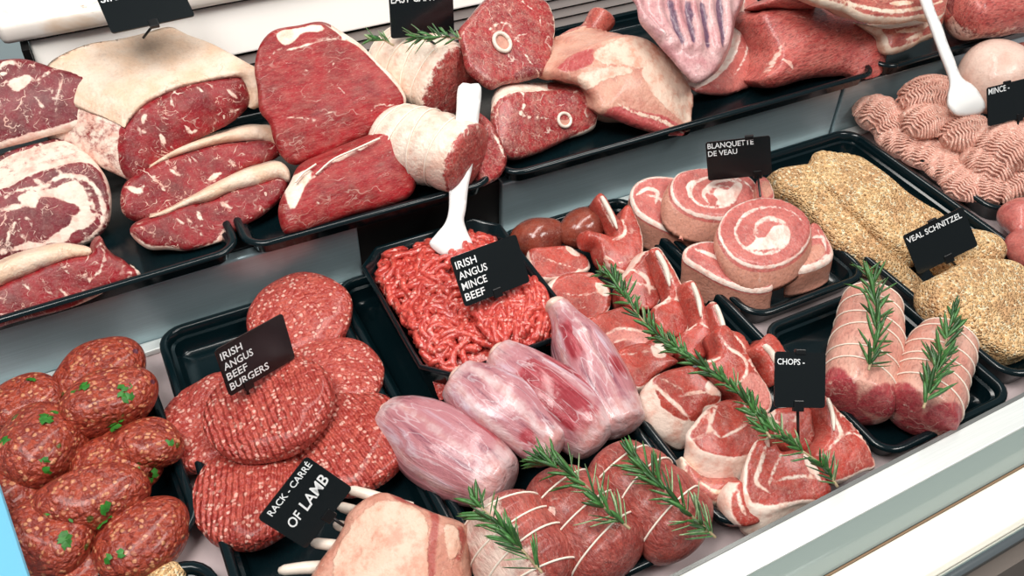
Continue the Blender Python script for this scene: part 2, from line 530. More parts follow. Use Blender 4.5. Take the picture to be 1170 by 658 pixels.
def blob(name, mat, c, rx, ry, rz, rot=0., tilt=(0., 0.), lump=.0015, lumpf=40., pw=2., seed=None, nu=26, nv=36, flatb=0., ridge=0., parent=None):
    """a shaped lump (patty, ball): superellipsoid, slightly irregular"""
    seed = rnd.randint(0, 9999) if seed is None else seed
    th = np.linspace(-PI/2, PI/2, nu); ph = np.arange(nv)/nv*2*PI
    def sp(x, e): return np.sign(x)*np.abs(x)**e
    e = 2/pw
    ct, st = sp(np.cos(th), e), sp(np.sin(th), e)
    X = rx*ct[:, None]*np.cos(ph)[None]; Y = ry*ct[:, None]*np.sin(ph)[None]; Z = np.broadcast_to(rz*st[:, None], X.shape)
    V = np.stack([X, Y, Z], -1).reshape(-1, 3)
    Nn = V/np.array([rx, ry, rz])**2; Nn /= np.linalg.norm(Nn, axis=1)[:, None]+1e-9
    V = V+Nn*(nz(V, lumpf, seed)*lump+nz(V, lumpf*2.7, seed+1)*lump*.5)[:, None]
    if flatb: V[:, 2] = np.where(V[:, 2] < -rz*(1-flatb), -rz*(1-flatb)+(V[:, 2]+rz*(1-flatb))*.2, V[:, 2])
    Fq = []
    for i in range(nu-1):
        for j in range(nv):
            j2 = (j+1) % nv
            Fq.append([i*nv+j, i*nv+j2, (i+1)*nv+j2, (i+1)*nv+j])
    M = Matrix.Translation(Vector(c))@Matrix.Rotation(math.radians(tilt[1]), 4, 'Y')@Matrix.Rotation(math.radians(tilt[0]), 4, 'X')@Matrix.Rotation(math.radians(rot), 4, 'Z')
    if parent is None: V = rest(V, M)
    o = make(name, V, Fq, mat, M if parent is None else None, parent)
    return o
# ------------------------------------------------------------------ materials
M_tray = plain('black_plastic', '#06161a', .16, spec=.45)
M_shelf = plain('dark_shelf_steel', '#15191b', .3, metal=.0, spec=.5)
def steel(name, col, rough, sx=(1, 60, 60), metal=1.):
    m, t = newmat(name)
    n = t.noise(t.co(sx), 14., 3.)
    c = t.mix(t.step(n, .2, .8), lin(col), tuple(x*.88 for x in lin(col)[:3])+(1,))
    t.out(c, t.math('ADD', rough, t.math('MULTIPLY', n, .1)), .5, n, .0002, .25, metal=metal)
    return m
M_steel = steel('brushed_steel', '#a6bcc2', .30, metal=.55)
M_steelg = steel('rail_steel', '#eef2ef', .36, metal=.3)
M_grey = plain('grey_metal_edge', '#8f918f', .35, metal=.6)
M_white = plain('white_enamel', '#f4f0ea', .3)
M_cream = plain('cream_enamel', '#f6f1e4', .25, coat=.3)
M_blue = plain('blue_end_panel', '#6fb9d6', .35)
M_deck = plain('deck_enamel', '#cdbcbc', .3, var=.1)
M_black = plain('black_gap', '#070707', .5)
M_slat = plain('slat_metal', '#a8a09c', .35, metal=.2)
M_glassg = plain('green_grey_glass', '#a9b8b2', .08, spec=.6)
M_chrome = plain('chrome_tube', '#d9dedd', .15, metal=1.)
def marble():
    m, t = newmat('marble_slab')
    co = t.co()
    a = t.noise(co, 9., 5., .6, 1.2)
    c = t.mix(t.step(a, .55, .72), lin('#f7efe6'), lin('#e3c4a6'))
    b = t.noise(co, 26., 4., .6, .8)
    c = t.mix(t.math('MULTIPLY', t.step(b, .64, .72), .7), c, lin('#a97c58'))
    t.out(c, .25, .5)
    return m
M_marble = marble()
M_cut = {}
M_card = plain('black_card', '#0b1113', .22, spec=.5, bump=.0002, bs=90., coat=.15)
M_text = plain('white_print', '#e9ecec', .5)
M_clip = plain('black_clip', '#06080a', .3)
M_spoon = plain('white_plastic', '#f4f5f3', .35, coat=.2)
M_string = plain('butcher_string', '#f3e6d6', .7)
M_bone = plain('bone', '#f0e0d0', .45, var=.2, vs=90., coat=.2)
M_bonep = plain('pink_bone', '#e6c3b4', .4, var=.25, vs=120., coat=.3)

M_sir = meat('sirloin_meat', '#94141f', '#700a17', '#f3dccb', '#e4b09e', spec=.3, marble=.95, mscale=46., fleck=.3, grain=.10, rough=.42, coat=.1, edge=.0022)
M_rib = meat('ribeye_meat', '#7d1424', '#5c0b1a', '#f0d8c8', '#dfae9f', spec=.3, marble=.95, mscale=55., fleck=.35, grain=.10, rough=.42, coat=.1, patch=30., edge=.0025)
M_top = meat('topside_meat', '#a11820', '#861018', spec=.3, marble=.28, mscale=34., fleck=.08, stretch=(.6, 1.6, 1), grain=.10, edge=.0012, rough=.44, coat=.08, patch=14.)
M_fatcap = meat('fat_cap', '#e6c3a6', '#eed8c4', '#ecd3bc', '#d69a79', mottle=.12, marble=.8, grain=.05, rough=.36, coat=.2, tone='#d78c78', bump=.6)
M_lamb = meat('lamb_meat', '#bc4c42', '#a23832', marble=.6, mscale=40., grain=.2, rough=.32, coat=.45, tone='#a4383a', fleck=.12)
M_lambd = meat('dark_lamb_meat', '#a92e31', '#8c2228', marble=.6, mscale=40., grain=.22, rough=.32, coat=.4, tone='#7c1e26', fleck=.25)
M_chop = meat('chop_meat', '#bc4639', '#a0342b', '#f2dccd', '#e4b29f', marble=.3, mscale=40., grain=.14, rough=.32, coat=.4, tone='#d08076', fleck=.12, edge=.0016)
M_veal = meat('veal_meat', '#cb7067', '#b95953', '#f3e0d4', '#e6b6a8', marble=.25, mscale=36., grain=.12, rough=.3, coat=.5, tone='#cf917c', edge=.0018)
M_vealt = meat('veal_topside', '#c9635a', '#b54a46', '#ecc8b9', '#dd9c8c', marble=.2, mscale=30., grain=.28, rough=.34, coat=.4, stretch=(.35, 1.6, 1), bump=.7)
M_lfat = meat('lamb_fat', mottle=.2, lean='#d8a48e', lean2='#c58270', fat='#e4c8b4', fat2='#d49c85', marble=.5, mscale=45., grain=.08, rough=.34, coat=.4, tone='#b44a4a', bump=.6)
M_rackfat = meat('rack_fat', mottle=.15, lean='#cf9b86', lean2='#bd7c68', fat='#ddb7a1', fat2='#cc937c', marble=.6, mscale=45., grain=.07, rough=.36, coat=.3, tone='#a44a40', bump=.9, edge=.003)
M_ribs = meat('rib_cage', mottle=.2, lean='#d3a8a6', lean2='#bf7f82', fat='#eadcda', fat2='#d3b0b4', marble=.3, mscale=40., grain=.12, rough=.28, coat=.6, tone='#5d4058', bump=.6)
M_belly = meat('belly_meat', '#bf6258', '#a94a46', '#f0dcc8', '#e2b89c', marble=.4, edge=.002, mscale=36., grain=.2, rough=.34, coat=.4, stretch=(.5, 1.3, 1))
M_roast = meat('roast_meat', '#ae4c40', '#92362f', '#ecd0c2', '#d2968a', marble=.35, mscale=30., grain=.2, rough=.36, coat=.35, stretch=(.5, 1.4, 1.4), tone='#cf8f88', bump=1.2)
M_vroast = meat('veal_roast_meat', mottle=.2, lean='#e0ac9a', lean2='#d08d7e', fat='#eed2c2', fat2='#e2b09d', marble=.4, mscale=32., grain=.14, rough=.3, coat=.5, stretch=(.5, 1.2, 1.2), tone='#a53a42', bump=.6)
M_shank = meat('shank_meat', '#c07c88', '#a24c5c', '#efe0e2', '#d9b9c0', marble=.9, mscale=20., grain=.25, rough=.22, coat=.9, stretch=(.25, 1.5, 1.5), tone='#9c2f3a', bump=.6, patch=9.)
def membrane():
    m, t = newmat('shank_membrane')
    cs = t.co((.22, 1.5, 1.5)); co = t.co()
    n = t.noise(cs, 46., 5., .6, .6)
    c = t.mix(t.step(n, .30, .50), lin('#74384c'), lin('#b5787e'))
    c = t.mix(t.step(n, .53, .72), c, lin('#cdb8c4'))
    tn = t.math('ADD', t.attr('tone'), t.math('MULTIPLY', t.math('SUBTRACT', t.noise(cs, 90., 4.), .5), .006))
    red = t.mix(t.step(t.noise(cs, 150., 4.), .35, .7), lin('#8c2630'), lin('#b4525a'))
    c = t.mix(t.step(tn, -.002, .002), c, red)
    v = t.step(t.math('ABSOLUTE', t.math('SUBTRACT', t.noise(cs, 60., 2.), .5)), .02, .004)
    c = t.mix(t.math('MULTIPLY', v, .3), c, lin('#eadfe2'))
    fa = t.math('ADD', t.attr('fat'), t.math('MULTIPLY', t.math('SUBTRACT', t.noise(co, 110., 4., .65), .5), .010))
    fc = t.mix(t.step(t.noise(co, 90., 4.), .4, .65), lin('#e2cfcd'), lin('#cf9c94'))
    c = t.mix(t.math('MULTIPLY', t.step(fa, -.003, .004), .6), c, fc)
    h = t.math('ADD', t.math('MULTIPLY', n, 2.), t.noise(co, 70., 4.))
    t.out(c, .28, .45, h, .002, .8, .45, .12)
    return m
M_shank = membrane()
M_kidney = meat('kidney', '#8e4231', '#6e291e', '#f4dccd', '#e2a993', marble=.05, grain=.1, rough=.14, coat=1., bump=.3)
M_palefat = meat('pale_poultry', mottle=.1, lean='#e6cabb', lean2='#dab4a4', fat='#ecd8cb', fat2='#dcae9c', marble=.1, grain=.05, rough=.32, coat=.4, bump=.4)

M_burger = ground('burger_meat', ('#c45c4e', '#a83c34', '#b4463e'), 300., '#efbcab', .55, soft=.75, edk=.25, bump=.8, coat=.2)
M_burgerr = ground('burger_meat_ridged', ('#c2584a', '#a43830', '#b0423a'), 300., '#efbcab', .55, soft=.75, edk=.25, bump=.8, ridge=.9, coat=.2)
M_ball = ground('seasoned_meat', ('#a8452f', '#822c20', '#963a26'), 290., '#d8966c', .55, soft=.75, edk=.2, warp=.005, lumpb=.35, bump=1., green=.8, dark='#4a140c', coat=.25, rough=.36)
M_minced = ground('beef_mince', ('#d65a4c', '#b6332c', '#ca4a42'), 330., '#f0b4a6', .4, edk=.3, bump=.35, dark='#8a1a20', coat=.5, rough=.28)
M_mincep = ground('pink_mince', ('#e4b4a2', '#d49a88', '#dca896'), 420., '#f2d6c6', .5, bump=.3, edk=.3, dark='#a65a50', coat=.1, rough=.48)
def crumbs():
    m, t = newmat('breadcrumbs')
    co = t.co()
    d = t.vor(co, 480.); cc = t.n('ShaderNodeSeparateColor', {0: t.vor(co, 480., out='Color')})
    c = t.mix(cc.outputs[0], lin('#d9a972'), lin('#efcd9c'))
    c = t.mix(t.step(t.noise(co, 34., 4., .6), .45, .66), c, lin('#cc9f72'))
    c = t.mix(t.math('MULTIPLY', t.step(cc.outputs[1], .86, .9), 1.), c, lin('#f3e2bd'))
    c = t.mix(t.math('MULTIPLY', t.step(cc.outputs[2], .93, .96), .8), c, lin('#9a6c44'))
    h = t.math('ADD', t.step(d, .7, .1), t.math('MULTIPLY', t.noise(co, 130., 4.), 2.))
    t.out(c, .65, .3, h, .0022, .9)
    return m
M_crumb = crumbs()
M_leaf = plain('rosemary_green', '#4a8240', .45, var=.45, vs=300., coat=.2)
M_leafd = plain('rosemary_dark_green', '#2f5a2a', .45, var=.35, vs=300., coat=.2)
M_leafl = plain('rosemary_pale_underside', '#a3bd8e', .6, var=.3, vs=300.)
M_stem = plain('rosemary_stem', '#b59f7c', .6, var=.3, vs=200.)
M_pars = plain('parsley_green', '#2f7a22', .5, var=.4, vs=250.)

# ------------------------------------------------------------------ the refrigerated display case
case = empty('display_case', (.4, .63, 0))
tag(case, 'refrigerated butcher display case with steel step riser, white rear ledge and metal front rail', 'display case')
CI = Matrix.Translation(Vector((-.4, -.63, 0)))
def part(bag, name, mat, bv=.0, smooth=False):
    o = bag.build(name, mat, None, case, smooth)
    o.matrix_parent_inverse = CI
    if bv: bevel(o, bv)
    return o
b = Bag(); b.box(-.62, 1.75, .238, .634, -.03, 0.); part(b, 'deck', M_deck)
# stepped riser: three steel panels, a dark recess behind the mince dish
for x0, x1 in ((-.62, .172), (.318, .742), (.746, 1.75)):
    b = Bag(); b.prism([(.634, 0), (.634, .0665), (.646, .0665), (.646, 0)], x0, x1); part(b, 'riser_panel', M_steel, .002)
b = Bag(); b.box(.172, .318, .640, .646, 0, .066); part(b, 'riser_recess', M_black)
for x0, x1 in ((-.62, .172), (.318, .742), (.746, 1.75)):
    b = Bag(); b.box(x0, x1, .621, .6335, .0005, .006); part(b, 'riser_lip', M_steelg, .001)
b = Bag(); b.box(-.62, 1.75, .646, 1.06, .052, .068); part(b, 'upper_shelf', M_shelf)
# rear: louvres below a white panel and the stone ledge
def line_y(p, z):  # y of a photographed point at height z
    return G(*p, z)[1]
zb = .132
yb = line_y((400, 36), zb)
zt = zb
yt = yb+.024
while line_y((40, 45), zt) > yt: zt += .0005
for k in range(5):
    b = Bag(); z = .0705+k*.0120; y = yb+.001+k*.0003
    b.prism([(y, z), (y+.0035, z+.0085), (y+.0055, z+.0085), (y+.002, z)], -.03, 1.75); part(b, 'louvre', M_slat)
b = Bag(); b.box(-.03, 1.75, yb+.016, yb+.02, .068, zb); part(b, 'louvre_backing', M_black)
b = Bag(); b.prism([(yb, zb), (yt, zt), (yt+.03, zt), (yt+.03, zb)], -.045, 1.75); part(b, 'rear_panel', M_white, .002)
b = Bag(); b.box(-.052, -.0455, yb+.004, yb+.03, .06, zt); part(b, 'rear_post', M_black)
b = Bag(); b.box(-.045, 1.75, yt-.003, yt+.05, zt, zt+.003); part(b, 'ledge_gasket', M_black)
b = Bag(); b.box(-.066, 1.75, yt-.012, yt+.42, zt+.003, zt+.024); part(b, 'stone_ledge', M_marble, .006, True)
# left end panel
e0, e1 = G(0, 556, .07), G(34, 660, .07)
dv = (e1-e0)/np.linalg.norm(e1-e0); a0 = e0-dv*.02; a1 = e1+dv*.3; nrm = np.array([-dv[1], dv[0], 0])
nrm = nrm if nrm[0] < 0 else -nrm
V = []
for z in (.0635, .07):
    for q in (a0, a1, a1+nrm*.03, a0+nrm*.03): V.append((q[0], q[1], z))
b = Bag(); b.add(V, [[3, 2, 1, 0], [4, 5, 6, 7], [0, 1, 5, 4], [1, 2, 6, 5], [2, 3, 7, 6], [3, 0, 4, 7]]); part(b, 'end_panel', M_blue, .003)
# front rail: runs slightly askew to the trays, as the photograph shows
f0, f1 = G(820, 629, .03), G(1110, 479, .03)
fx = f1-f0; fx[2] = 0; fx /= np.linalg.norm(fx); fy = np.array([-fx[1], fx[0], 0])
def railpart(prof, name, mat, bv=.0):
    """profile: distance in front of the rail's inner edge, height"""
    b = Bag(); n = len(prof)
    V = []
    for s in (-1.0, 1.3):
        for d, z in prof:
            q = f0+fx*s-fy*d; V.append((q[0], q[1], z))
    b.add(V, [[i, (i+1) % n, n+(i+1) % n, n+i] for i in range(n)]+[list(range(n))[::-1], list(range(n, 2*n))])
    return part(b, name, mat, bv)
def fd(px, py, z):
    return float((f0-G(px, py, z))@fy)
railpart([(0, .03), (.003, .03), (.003, -.02), (0, -.02)], 'rail_edge', M_grey)
railpart([(.003, .0302), (.024, .0302), (.024, .024), (.003, .024)], 'front_rail', M_steelg, .001)
railpart([(.0235, .0295), (.0385, 0.), (.0355, -.002), (.0205, .024)], 'glass_apron', M_glassg)
railpart([(.0392, .0006), (.0406, .0010), (.0406, -.01), (.0392, -.01)], 'rail_seal', plain('brown_seal', '#8a6f55', .5))
railpart([(.0406, .0), (.072, .0), (.075, -.004), (.075, -.03), (.0406, -.03)], 'counter_edge', M_cream, .001)
b = Bag(); b.tube([f0+fx*s-fy*.080+np.array([0, 0, -.034]) for s in (-1., 0, 1.3)], .0045, 14); part(b, 'bumper_tube', M_chrome, smooth=True)
railpart([(.075, -.045), (.086, -.045), (.086, -.6), (.075, -.6)], 'lower_panel', plain('grey_lower_panel', '#8c8179', .4))

# shop floor and wall round the case
b = Bag(); b.box(-3, 4, -2, 3, -.9, -.85)
o = b.build('floor', plain('floor_tiles', '#6f6a66', .4, var=.2, vs=5.), smooth=False); o['kind'] = 'structure'
b = Bag(); b.box(-3, 4, 2.4, 2.46, -.85, 2.2)
o = b.build('wall_back', plain('pale_blue_wall', '#d8ecf0', .5), smooth=False); o['kind'] = 'structure'

# ------------------------------------------------------------------ trays
def rrect(w, d, r, m=7, chamfer=False):
    out = []
    for cx, cy, a in ((w/2-r, d/2-r, 0), (-w/2+r, d/2-r, 90), (-w/2+r, -d/2+r, 180), (w/2-r, -d/2+r, 270)):
        if chamfer:
            for q in (0, 90):
                t = math.radians(a+q); out.append((cx+r*math.cos(t), cy+r*math.sin(t)))
        else:
            for q in range(m):
                t = math.radians(a+90*q/(m-1)); out.append((cx+r*math.cos(t), cy+r*math.sin(t)))
    return np.array(out)

def tray(label, x0, x1, y0, y1, h, z=.0006, rot=0., r=.022, lip=.006, chamfer=False, mat=None, group=None, slope=.3, rimw=.002, name='display_tray', step=True):
    """moulded tray: floor, sloping walls, stepped rolled rim"""
    w, d = x1-x0, y1-y0
    t = .0016
    prof = [(-lip-h*slope-.012, .0016), (-lip-h*slope-.002, .0022), (-lip-h*slope, .004)]
    if step: prof += [(-lip-h*.12-.0015, h*.62), (-lip-h*.12+.0012, h*.66)]
    prof += [(-lip-.0005, h-.001), (-lip+.001, h), (-rimw, h+.0004), (0., h-.0008), (.0004, h-.003), (-.0008, h-.003), (-lip+.0005, h-.0025),
             (-lip-h*slope+.002, .0005), (-lip-h*slope-.004, 0.)]
    V = []; n = None; Fq = []
    for off, zz in prof:
        rr = max(r+off, .003) if not chamfer else max(r+off*.59, .003)
        p = rrect(w+2*off, d+2*off, rr, chamfer=chamfer)
        n = len(p); V += [(a[0], a[1], zz) for a in p]
    for i in range(len(prof)-1):
        for j in range(n):
            j2 = (j+1) % n
            Fq.append([i*n+j, i*n+j2, (i+1)*n+j2, (i+1)*n+j])
    Fq.append(list(range(n))); Fq.append([(len(prof)-1)*n+j for j in range(n)][::-1])
    Fq = [f[::-1] for f in Fq]
    M = Matrix.Translation(Vector(((x0+x1)/2, (y0+y1)/2, z)))@Matrix.Rotation(math.radians(rot), 4, 'Z')
    o = make(name, V, Fq, mat or M_tray, M, smooth=True)
    e = o.modifiers.new('split', 'EDGE_SPLIT'); e.split_angle = math.radians(50)
    return tag(o, label, 'tray', group)

ZS = .0686
tray('black shelf tray under the ribeye and sirloin steaks, by the rear stone ledge', -.40, .066, .616, .856, .018, ZS, 1.4)
tray('black shelf tray under the topside joints and rolled lamb', .072, .306, .618, .862, .018, ZS, -.6)
tray('long black shelf tray under the lamb legs, shoulder and rib rack', .315, .776, .618, .862, .018, ZS, 0.)
tray('black shelf tray under the belly slices and pork, beyond the riser seam', .785, 1.25, .620, .862, .018, ZS, 0.)
tray('large black tray holding the burgers and the rack of lamb', -.018, .134, .285, .623, .024)
tray('dark teal black tray holding the shanks and the roasts tied with rosemary', .137, .300, .250, .618, .022, r=.02)
tray('black tray lined with lamb chops, kidneys and a long rosemary garland', .302, .450, .248, .616, .024, r=.02)
tray('black tray holding the rolled veal slices', .453, .594, .410, .612, .024, r=.024)
tray('black tray holding two string tied veal roasts, next to the front rail', .453, .596, .246, .402, .022, r=.02)
tray('black tray filled with breaded schnitzels', .600, .748, .256, .612, .026, r=.024)
tray('black tray heaped with pale pink mince', .773, .985, .424, .618, .024, r=.026)
tray('black tray at the right edge holding pale pink cut meat', .766, .985, .255, .412, .024, r=.026)
tray('black tray holding the parsley seasoned meatballs', -.162, -.027, .405, .592, .024, rot=2.5, r=.03)
tray('small black tray below the meatballs at the bottom edge', -.125, -.026, .290, .397, .020, rot=-3., r=.026)
# deep dish with cut corners for the beef mince
o = tray('deep black dish with cut corners filled with beef mince', .162, .300, .446, .6195, .046, .0025, r=.020, chamfer=True, slope=.22, lip=.003, rimw=.001, name='mince_dish', step=False)

# ------------------------------------------------------------------ upper shelf: beef
def sh(pts): return W(0, 0, 3.29, pts)      # crop readings, by window
def w1(p): return W(0, 0, 3.29, p)
def w2(p): return W(280, 0, 3.29, p)
def w3(p): return W(560, 0, 3.29, p)
def w4(p): return W(840, 0, 2.991, p)
def w5(p): return W(0, 180, 3.29, p)
ZT = ZS+.006
# steak at the rear left
pl = Plane(60, 163, .134, 46, -4)
o = cut('ribeye_steak', M_rib, [(-70, 90), (-40, 72), (0, 67), (25, 66), (45, 70), (62, 76), (85, 82), (101, 90, 3), (107, 106), (108, 124, 3), (101, 139, 6), (84, 147, 7), (60, 153, 6), (30, 161, 6), (0, 169, 5), (-40, 178), (-75, 150)],
        pl, ext=away(pl, .024), back=.25, res=.003, r=.004, bulge=.002, lump=.0012,
        seams=[([(38, 95), (48, 88), (60, 80), (66, 77)], 3), ([(72, 82), (70, 95), (66, 112), (63, 128)], 2), ([(58, 90), (60, 110), (64, 124)], 2), ([(0, 78), (10, 70), (22, 76)], 5), ([(0, 86), (8, 84)], 5),
               ([(40, 112), (52, 126)], 2.5)],
        fats=[w1([(30, 310), (70, 290), (110, 285), (128, 300), (95, 330), (65, 348), (40, 330)])])
tag(o, 'marbled ribeye steak lying behind the other ribeye cuts in the rear corner of the shelf', 'steak')
# ribeye joint with a large white eye of fat
pl = Plane(50, 291, ZT+.004, 46, 6)
o = cut('ribeye_steak', M_rib, [(0, 213, 3), (15, 206, 3), (30, 198, 3), (60, 189, 3), (85, 183, 3), (103, 184, 3), (118, 195, 3), (126, 214, 3), (128, 235, 2), (124, 255), (112, 270), (96, 279, 2), (70, 285), (45, 291), (20, 297), (0, 302), (-50, 312), (-85, 270), (-50, 228)],
        pl, ext=(-.010, .034, .006), sidefat=.0008, res=.003, r=.004, bulge=.003, lump=.001,
        seams=[(w5([(20, 150), (60, 125), (120, 118), (165, 110), (230, 72), (300, 75), (350, 105), (385, 170), (390, 230), (360, 285), (300, 318)]), 5), (w5([(120, 80), (160, 100), (170, 112)]), 4), (w5([(220, 45), (230, 75)]), 3.5), (w5([(330, 110), (345, 170), (375, 235)]), 3),
               (w5([(25, 330), (40, 280), (65, 240), (80, 230)]), 3), (w5([(80, 290), (95, 305)]), 3), (w5([(100, 230), (120, 250), (115, 275)]), 2), (w5([(0, 200), (40, 190), (100, 178)]), 5)],
        fats=[w5([(65, 155), (110, 130), (200, 118), (255, 92), (298, 95), (328, 140), (342, 200), (358, 235), (320, 268), (282, 278), (262, 300), (240, 322), (180, 325), (150, 338), (90, 350), (40, 352), (10, 372), (0, 350), (30, 345), (60, 338), (110, 318), (160, 322), (205, 288), (262, 250), (272, 222), (298, 205), (296, 185), (245, 165), (200, 152), (150, 150), (136, 192), (100, 182)])])
tag(o, 'ribeye steak with a large white fat seam curling round its dark eye', 'steak')
# long sirloin steak in front
def capped(name, mat, face, cap, pl, ext, label, group=None, capmat=None, seams=(), fats=(), capext=None, grow=1.02, **k):
    o = cut(name, mat, face, pl, ext=ext, grow=grow, seams=seams, fats=fats, **k)
    tag(o, label, 'steak' if 'steak' in name else 'joint', group)
    c = cut('fat_cap', capmat or M_fatcap, cap, pl, ext=capext or ext, parent=o, res=.003, r=.003, lump=.0018, bulge=.002, w0=.0008)
    return o
pl = Plane(60, 357, ZT+.003, 48, -2)
capped('sirloin_steak', M_sir, w5([(0, 478), (40, 458), (110, 432), (180, 402), (262, 374), (330, 362), (350, 322), (375, 302), (398, 340), (430, 372), (462, 388), (485, 412), (512, 424, 3), (520, 445, 3), (495, 460), (440, 480), (390, 502), (330, 532, 2), (250, 562), (150, 592), (60, 614), (0, 632), (-100, 668), (-160, 600), (-90, 520)]),
       w5([(-100, 432), (0, 394), (60, 368), (150, 345), (230, 326), (290, 330), (338, 342), (334, 364), (262, 376), (180, 404), (110, 434), (40, 460), (0, 480), (-100, 520)]), pl, away(pl, .032),
       'long sirloin steak with a yellow fat edge, nearest the step riser', seams=[(w5([(375, 320), (395, 370), (380, 420), (350, 450), (330, 475)]), 3), (w5([(300, 450), (330, 440)]), 4), (w5([(230, 400), (260, 440)]), 2), (w5([(80, 460), (110, 500)]), 2), (w5([(220, 480), (250, 520)]), 2.5), (w5([(140, 530), (180, 520)]), 2)], bulge=.001, lump=.0012)
# the big sirloin joint
pl = Plane(185, 192, .108, 34, 12)
jf = w1([(470, 490), (490, 455), (540, 400), (620, 355), (700, 325), (790, 305), (880, 292), (915, 300), (938, 350), (935, 395), (905, 430), (860, 462), (800, 488), (720, 520), (640, 568), (570, 610), (520, 640), (480, 605), (465, 555)])
jc = w1([(470, 480), (478, 440), (500, 395), (560, 352), (640, 318), (740, 298), (850, 270), (935, 246), (985, 268), (1010, 310), (1000, 370), (985, 398), (955, 410), (940, 405), (938, 350), (917, 298), (880, 290), (790, 303), (700, 323), (620, 353), (540, 398), (488, 455)])
capped('sirloin_joint', M_sir, jf, jc, pl, (-.055, .063, .022), 'large sirloin joint with a broad creamy fat cap carrying a spiked price card',
       seams=[(w1([(850, 330), (870, 355), (890, 370)]), 4), (w1([(690, 470), (715, 500), (735, 490)]), 4), (w1([(600, 510), (615, 540)]), 5), (w1([(545, 430), (535, 460)]), 5), (w1([(640, 380), (650, 420)]), 3), (w1([(740, 330), (760, 345)]), 3), (w1([(860, 420), (900, 410)]), 3), (w1([(520, 500), (550, 490)]), 3)], bulge=.003, lump=.0012, r=.0035, sidefat=.0004, drop=14)
# two sirloin steaks under it
pl = Plane(240, 227, .088, 44, 4)
capped('sirloin_steak', M_sir, w1([(540, 640), (620, 600), (740, 560), (860, 535), (987, 525), (1040, 545), (1050, 575), (1000, 610), (920, 640), (820, 690), (740, 735), (640, 760), (560, 770), (500, 770), (460, 740), (470, 680)]),
       w1([(585, 605), (660, 560), (760, 520), (860, 490), (960, 470), (1040, 480), (1095, 510), (1105, 560), (1075, 590), (1045, 572), (1040, 545), (987, 524), (860, 534), (740, 559), (620, 600), (560, 630)]), pl, away(pl, .032),
       'sirloin steak tucked directly under the large fat capped joint', seams=[(w1([(640, 640), (680, 660)]), 4), (w1([(860, 600), (880, 625)]), 4), (w1([(780, 680), (830, 650)]), 5), (w1([(470, 700), (520, 720), (540, 700)]), 6), (w1([(720, 590), (740, 610)]), 3), (w1([(600, 690), (620, 720)]), 3)], bulge=.001, lump=.0012, drop=16)
pl = Plane(225, 279, ZT+.004, 46, 4)
capped('sirloin_steak', M_sir, w5([(535, 240), (600, 215), (700, 178), (790, 160), (870, 125), (987, 92), (1050, 75), (1080, 95), (1060, 150), (987, 215), (900, 262), (850, 310), (800, 330, 3), (720, 345), (640, 340, 3), (570, 342, 3), (520, 310, 3), (495, 270)]),
       w5([(560, 222), (640, 190), (700, 155), (790, 105), (880, 60), (987, 25), (1050, 15), (1085, 45), (1088, 90), (1050, 76), (987, 93), (870, 127), (790, 162), (700, 180), (600, 216)]), pl, away(pl, .032),
       'sirloin steak at the front of the pile, its white fat edge facing up', seams=[(w5([(740, 200), (760, 240)]), 4), (w5([(830, 170), (870, 190)]), 5), (w5([(700, 230), (720, 245)]), 3), (w5([(660, 230), (690, 250)]), 3), (w5([(860, 250), (830, 300), (800, 325)]), 5), (w5([(750, 270), (760, 300)]), 2)], bulge=.001, lump=.0012)
# topside joints
pl = Plane(372, 171, .112, 40, 4)
o = cut('topside_joint', M_top, w2([(42, 222), (58, 165), (108, 118), (200, 98), (295, 88), (370, 128, 3), (450, 176, 5), (510, 235, 6), (560, 285, 7), (595, 335, 6), (610, 372, 5), (590, 405, 2), (540, 445), (470, 478), (390, 505), (320, 535), (240, 555), (185, 566), (140, 540), (110, 490), (95, 440), (58, 400), (50, 330), (40, 270)]),
        pl, ext=away(pl, .06, .5), back=.2, drop=16, res=.0032, r=.004, bulge=.004, lump=.0016, lumpf=45.,
        fats=[w2([(120, 128), (150, 108), (200, 104), (260, 88), (300, 98), (285, 118), (222, 120), (192, 148), (160, 168), (135, 160)])],
        seams=[(w2([(95, 215), (120, 188), (190, 182), (290, 150), (370, 148), (440, 175)]), 2.5), (w2([(110, 440), (200, 445), (260, 450), (330, 420)]), 1.6), (w2([(210, 250), (225, 270), (240, 262)]), 1.5), (w2([(470, 420), (500, 395), (540, 400), (565, 385)]), 2), (w2([(335, 235), (310, 275)]), 1.2), (w2([(250, 440), (265, 480)]), 1.2), (w2([(330, 330), (360, 340), (380, 380)]), 1.)])
tag(o, 'big round topside joint of lean red beef with a thin curved fat edge', 'joint')
pl = Plane(400, 262, ZT+.004, 44, 6)
o = cut('topside_joint', M_top, w2([(180, 690), (210, 640), (280, 605), (380, 565), (470, 520), (530, 495), (585, 482), (612, 520), (640, 570), (645, 620), (640, 690), (610, 740), (520, 775), (420, 800), (320, 835), (230, 865), (165, 870), (140, 800), (150, 740)]),
        pl, ext=away(pl, .05, .5), back=.2, grow=1.04, res=.0032, r=.005, bulge=.005, lump=.0014, lumpf=45.,
        seams=[(w2([(230, 690), (330, 610), (420, 570), (500, 520), (580, 490)]), 3), (w2([(330, 610), (400, 575)]), 5), (w2([(520, 600), (560, 560), (600, 570)]), 1.5), (w2([(250, 760), (280, 770)]), 1.5)],
        fats=[w2([(160, 680), (200, 650), (250, 640), (215, 720), (180, 790), (155, 760)])])
tag(o, 'lower topside joint, string round its fatty end, leaning under the round joint', 'joint')
b = Bag()
for p in ([(185, 690), (215, 655), (262, 622)], [(262, 660), (325, 605), (405, 568), (500, 525)]):
    q = [pl.loc(pl.at(x, y, .0055)-pl.O) for x, y in w2(p)]
    b.tube(open_spline(q, 18), .0009, 5)
b.build('string', M_string, None, o)
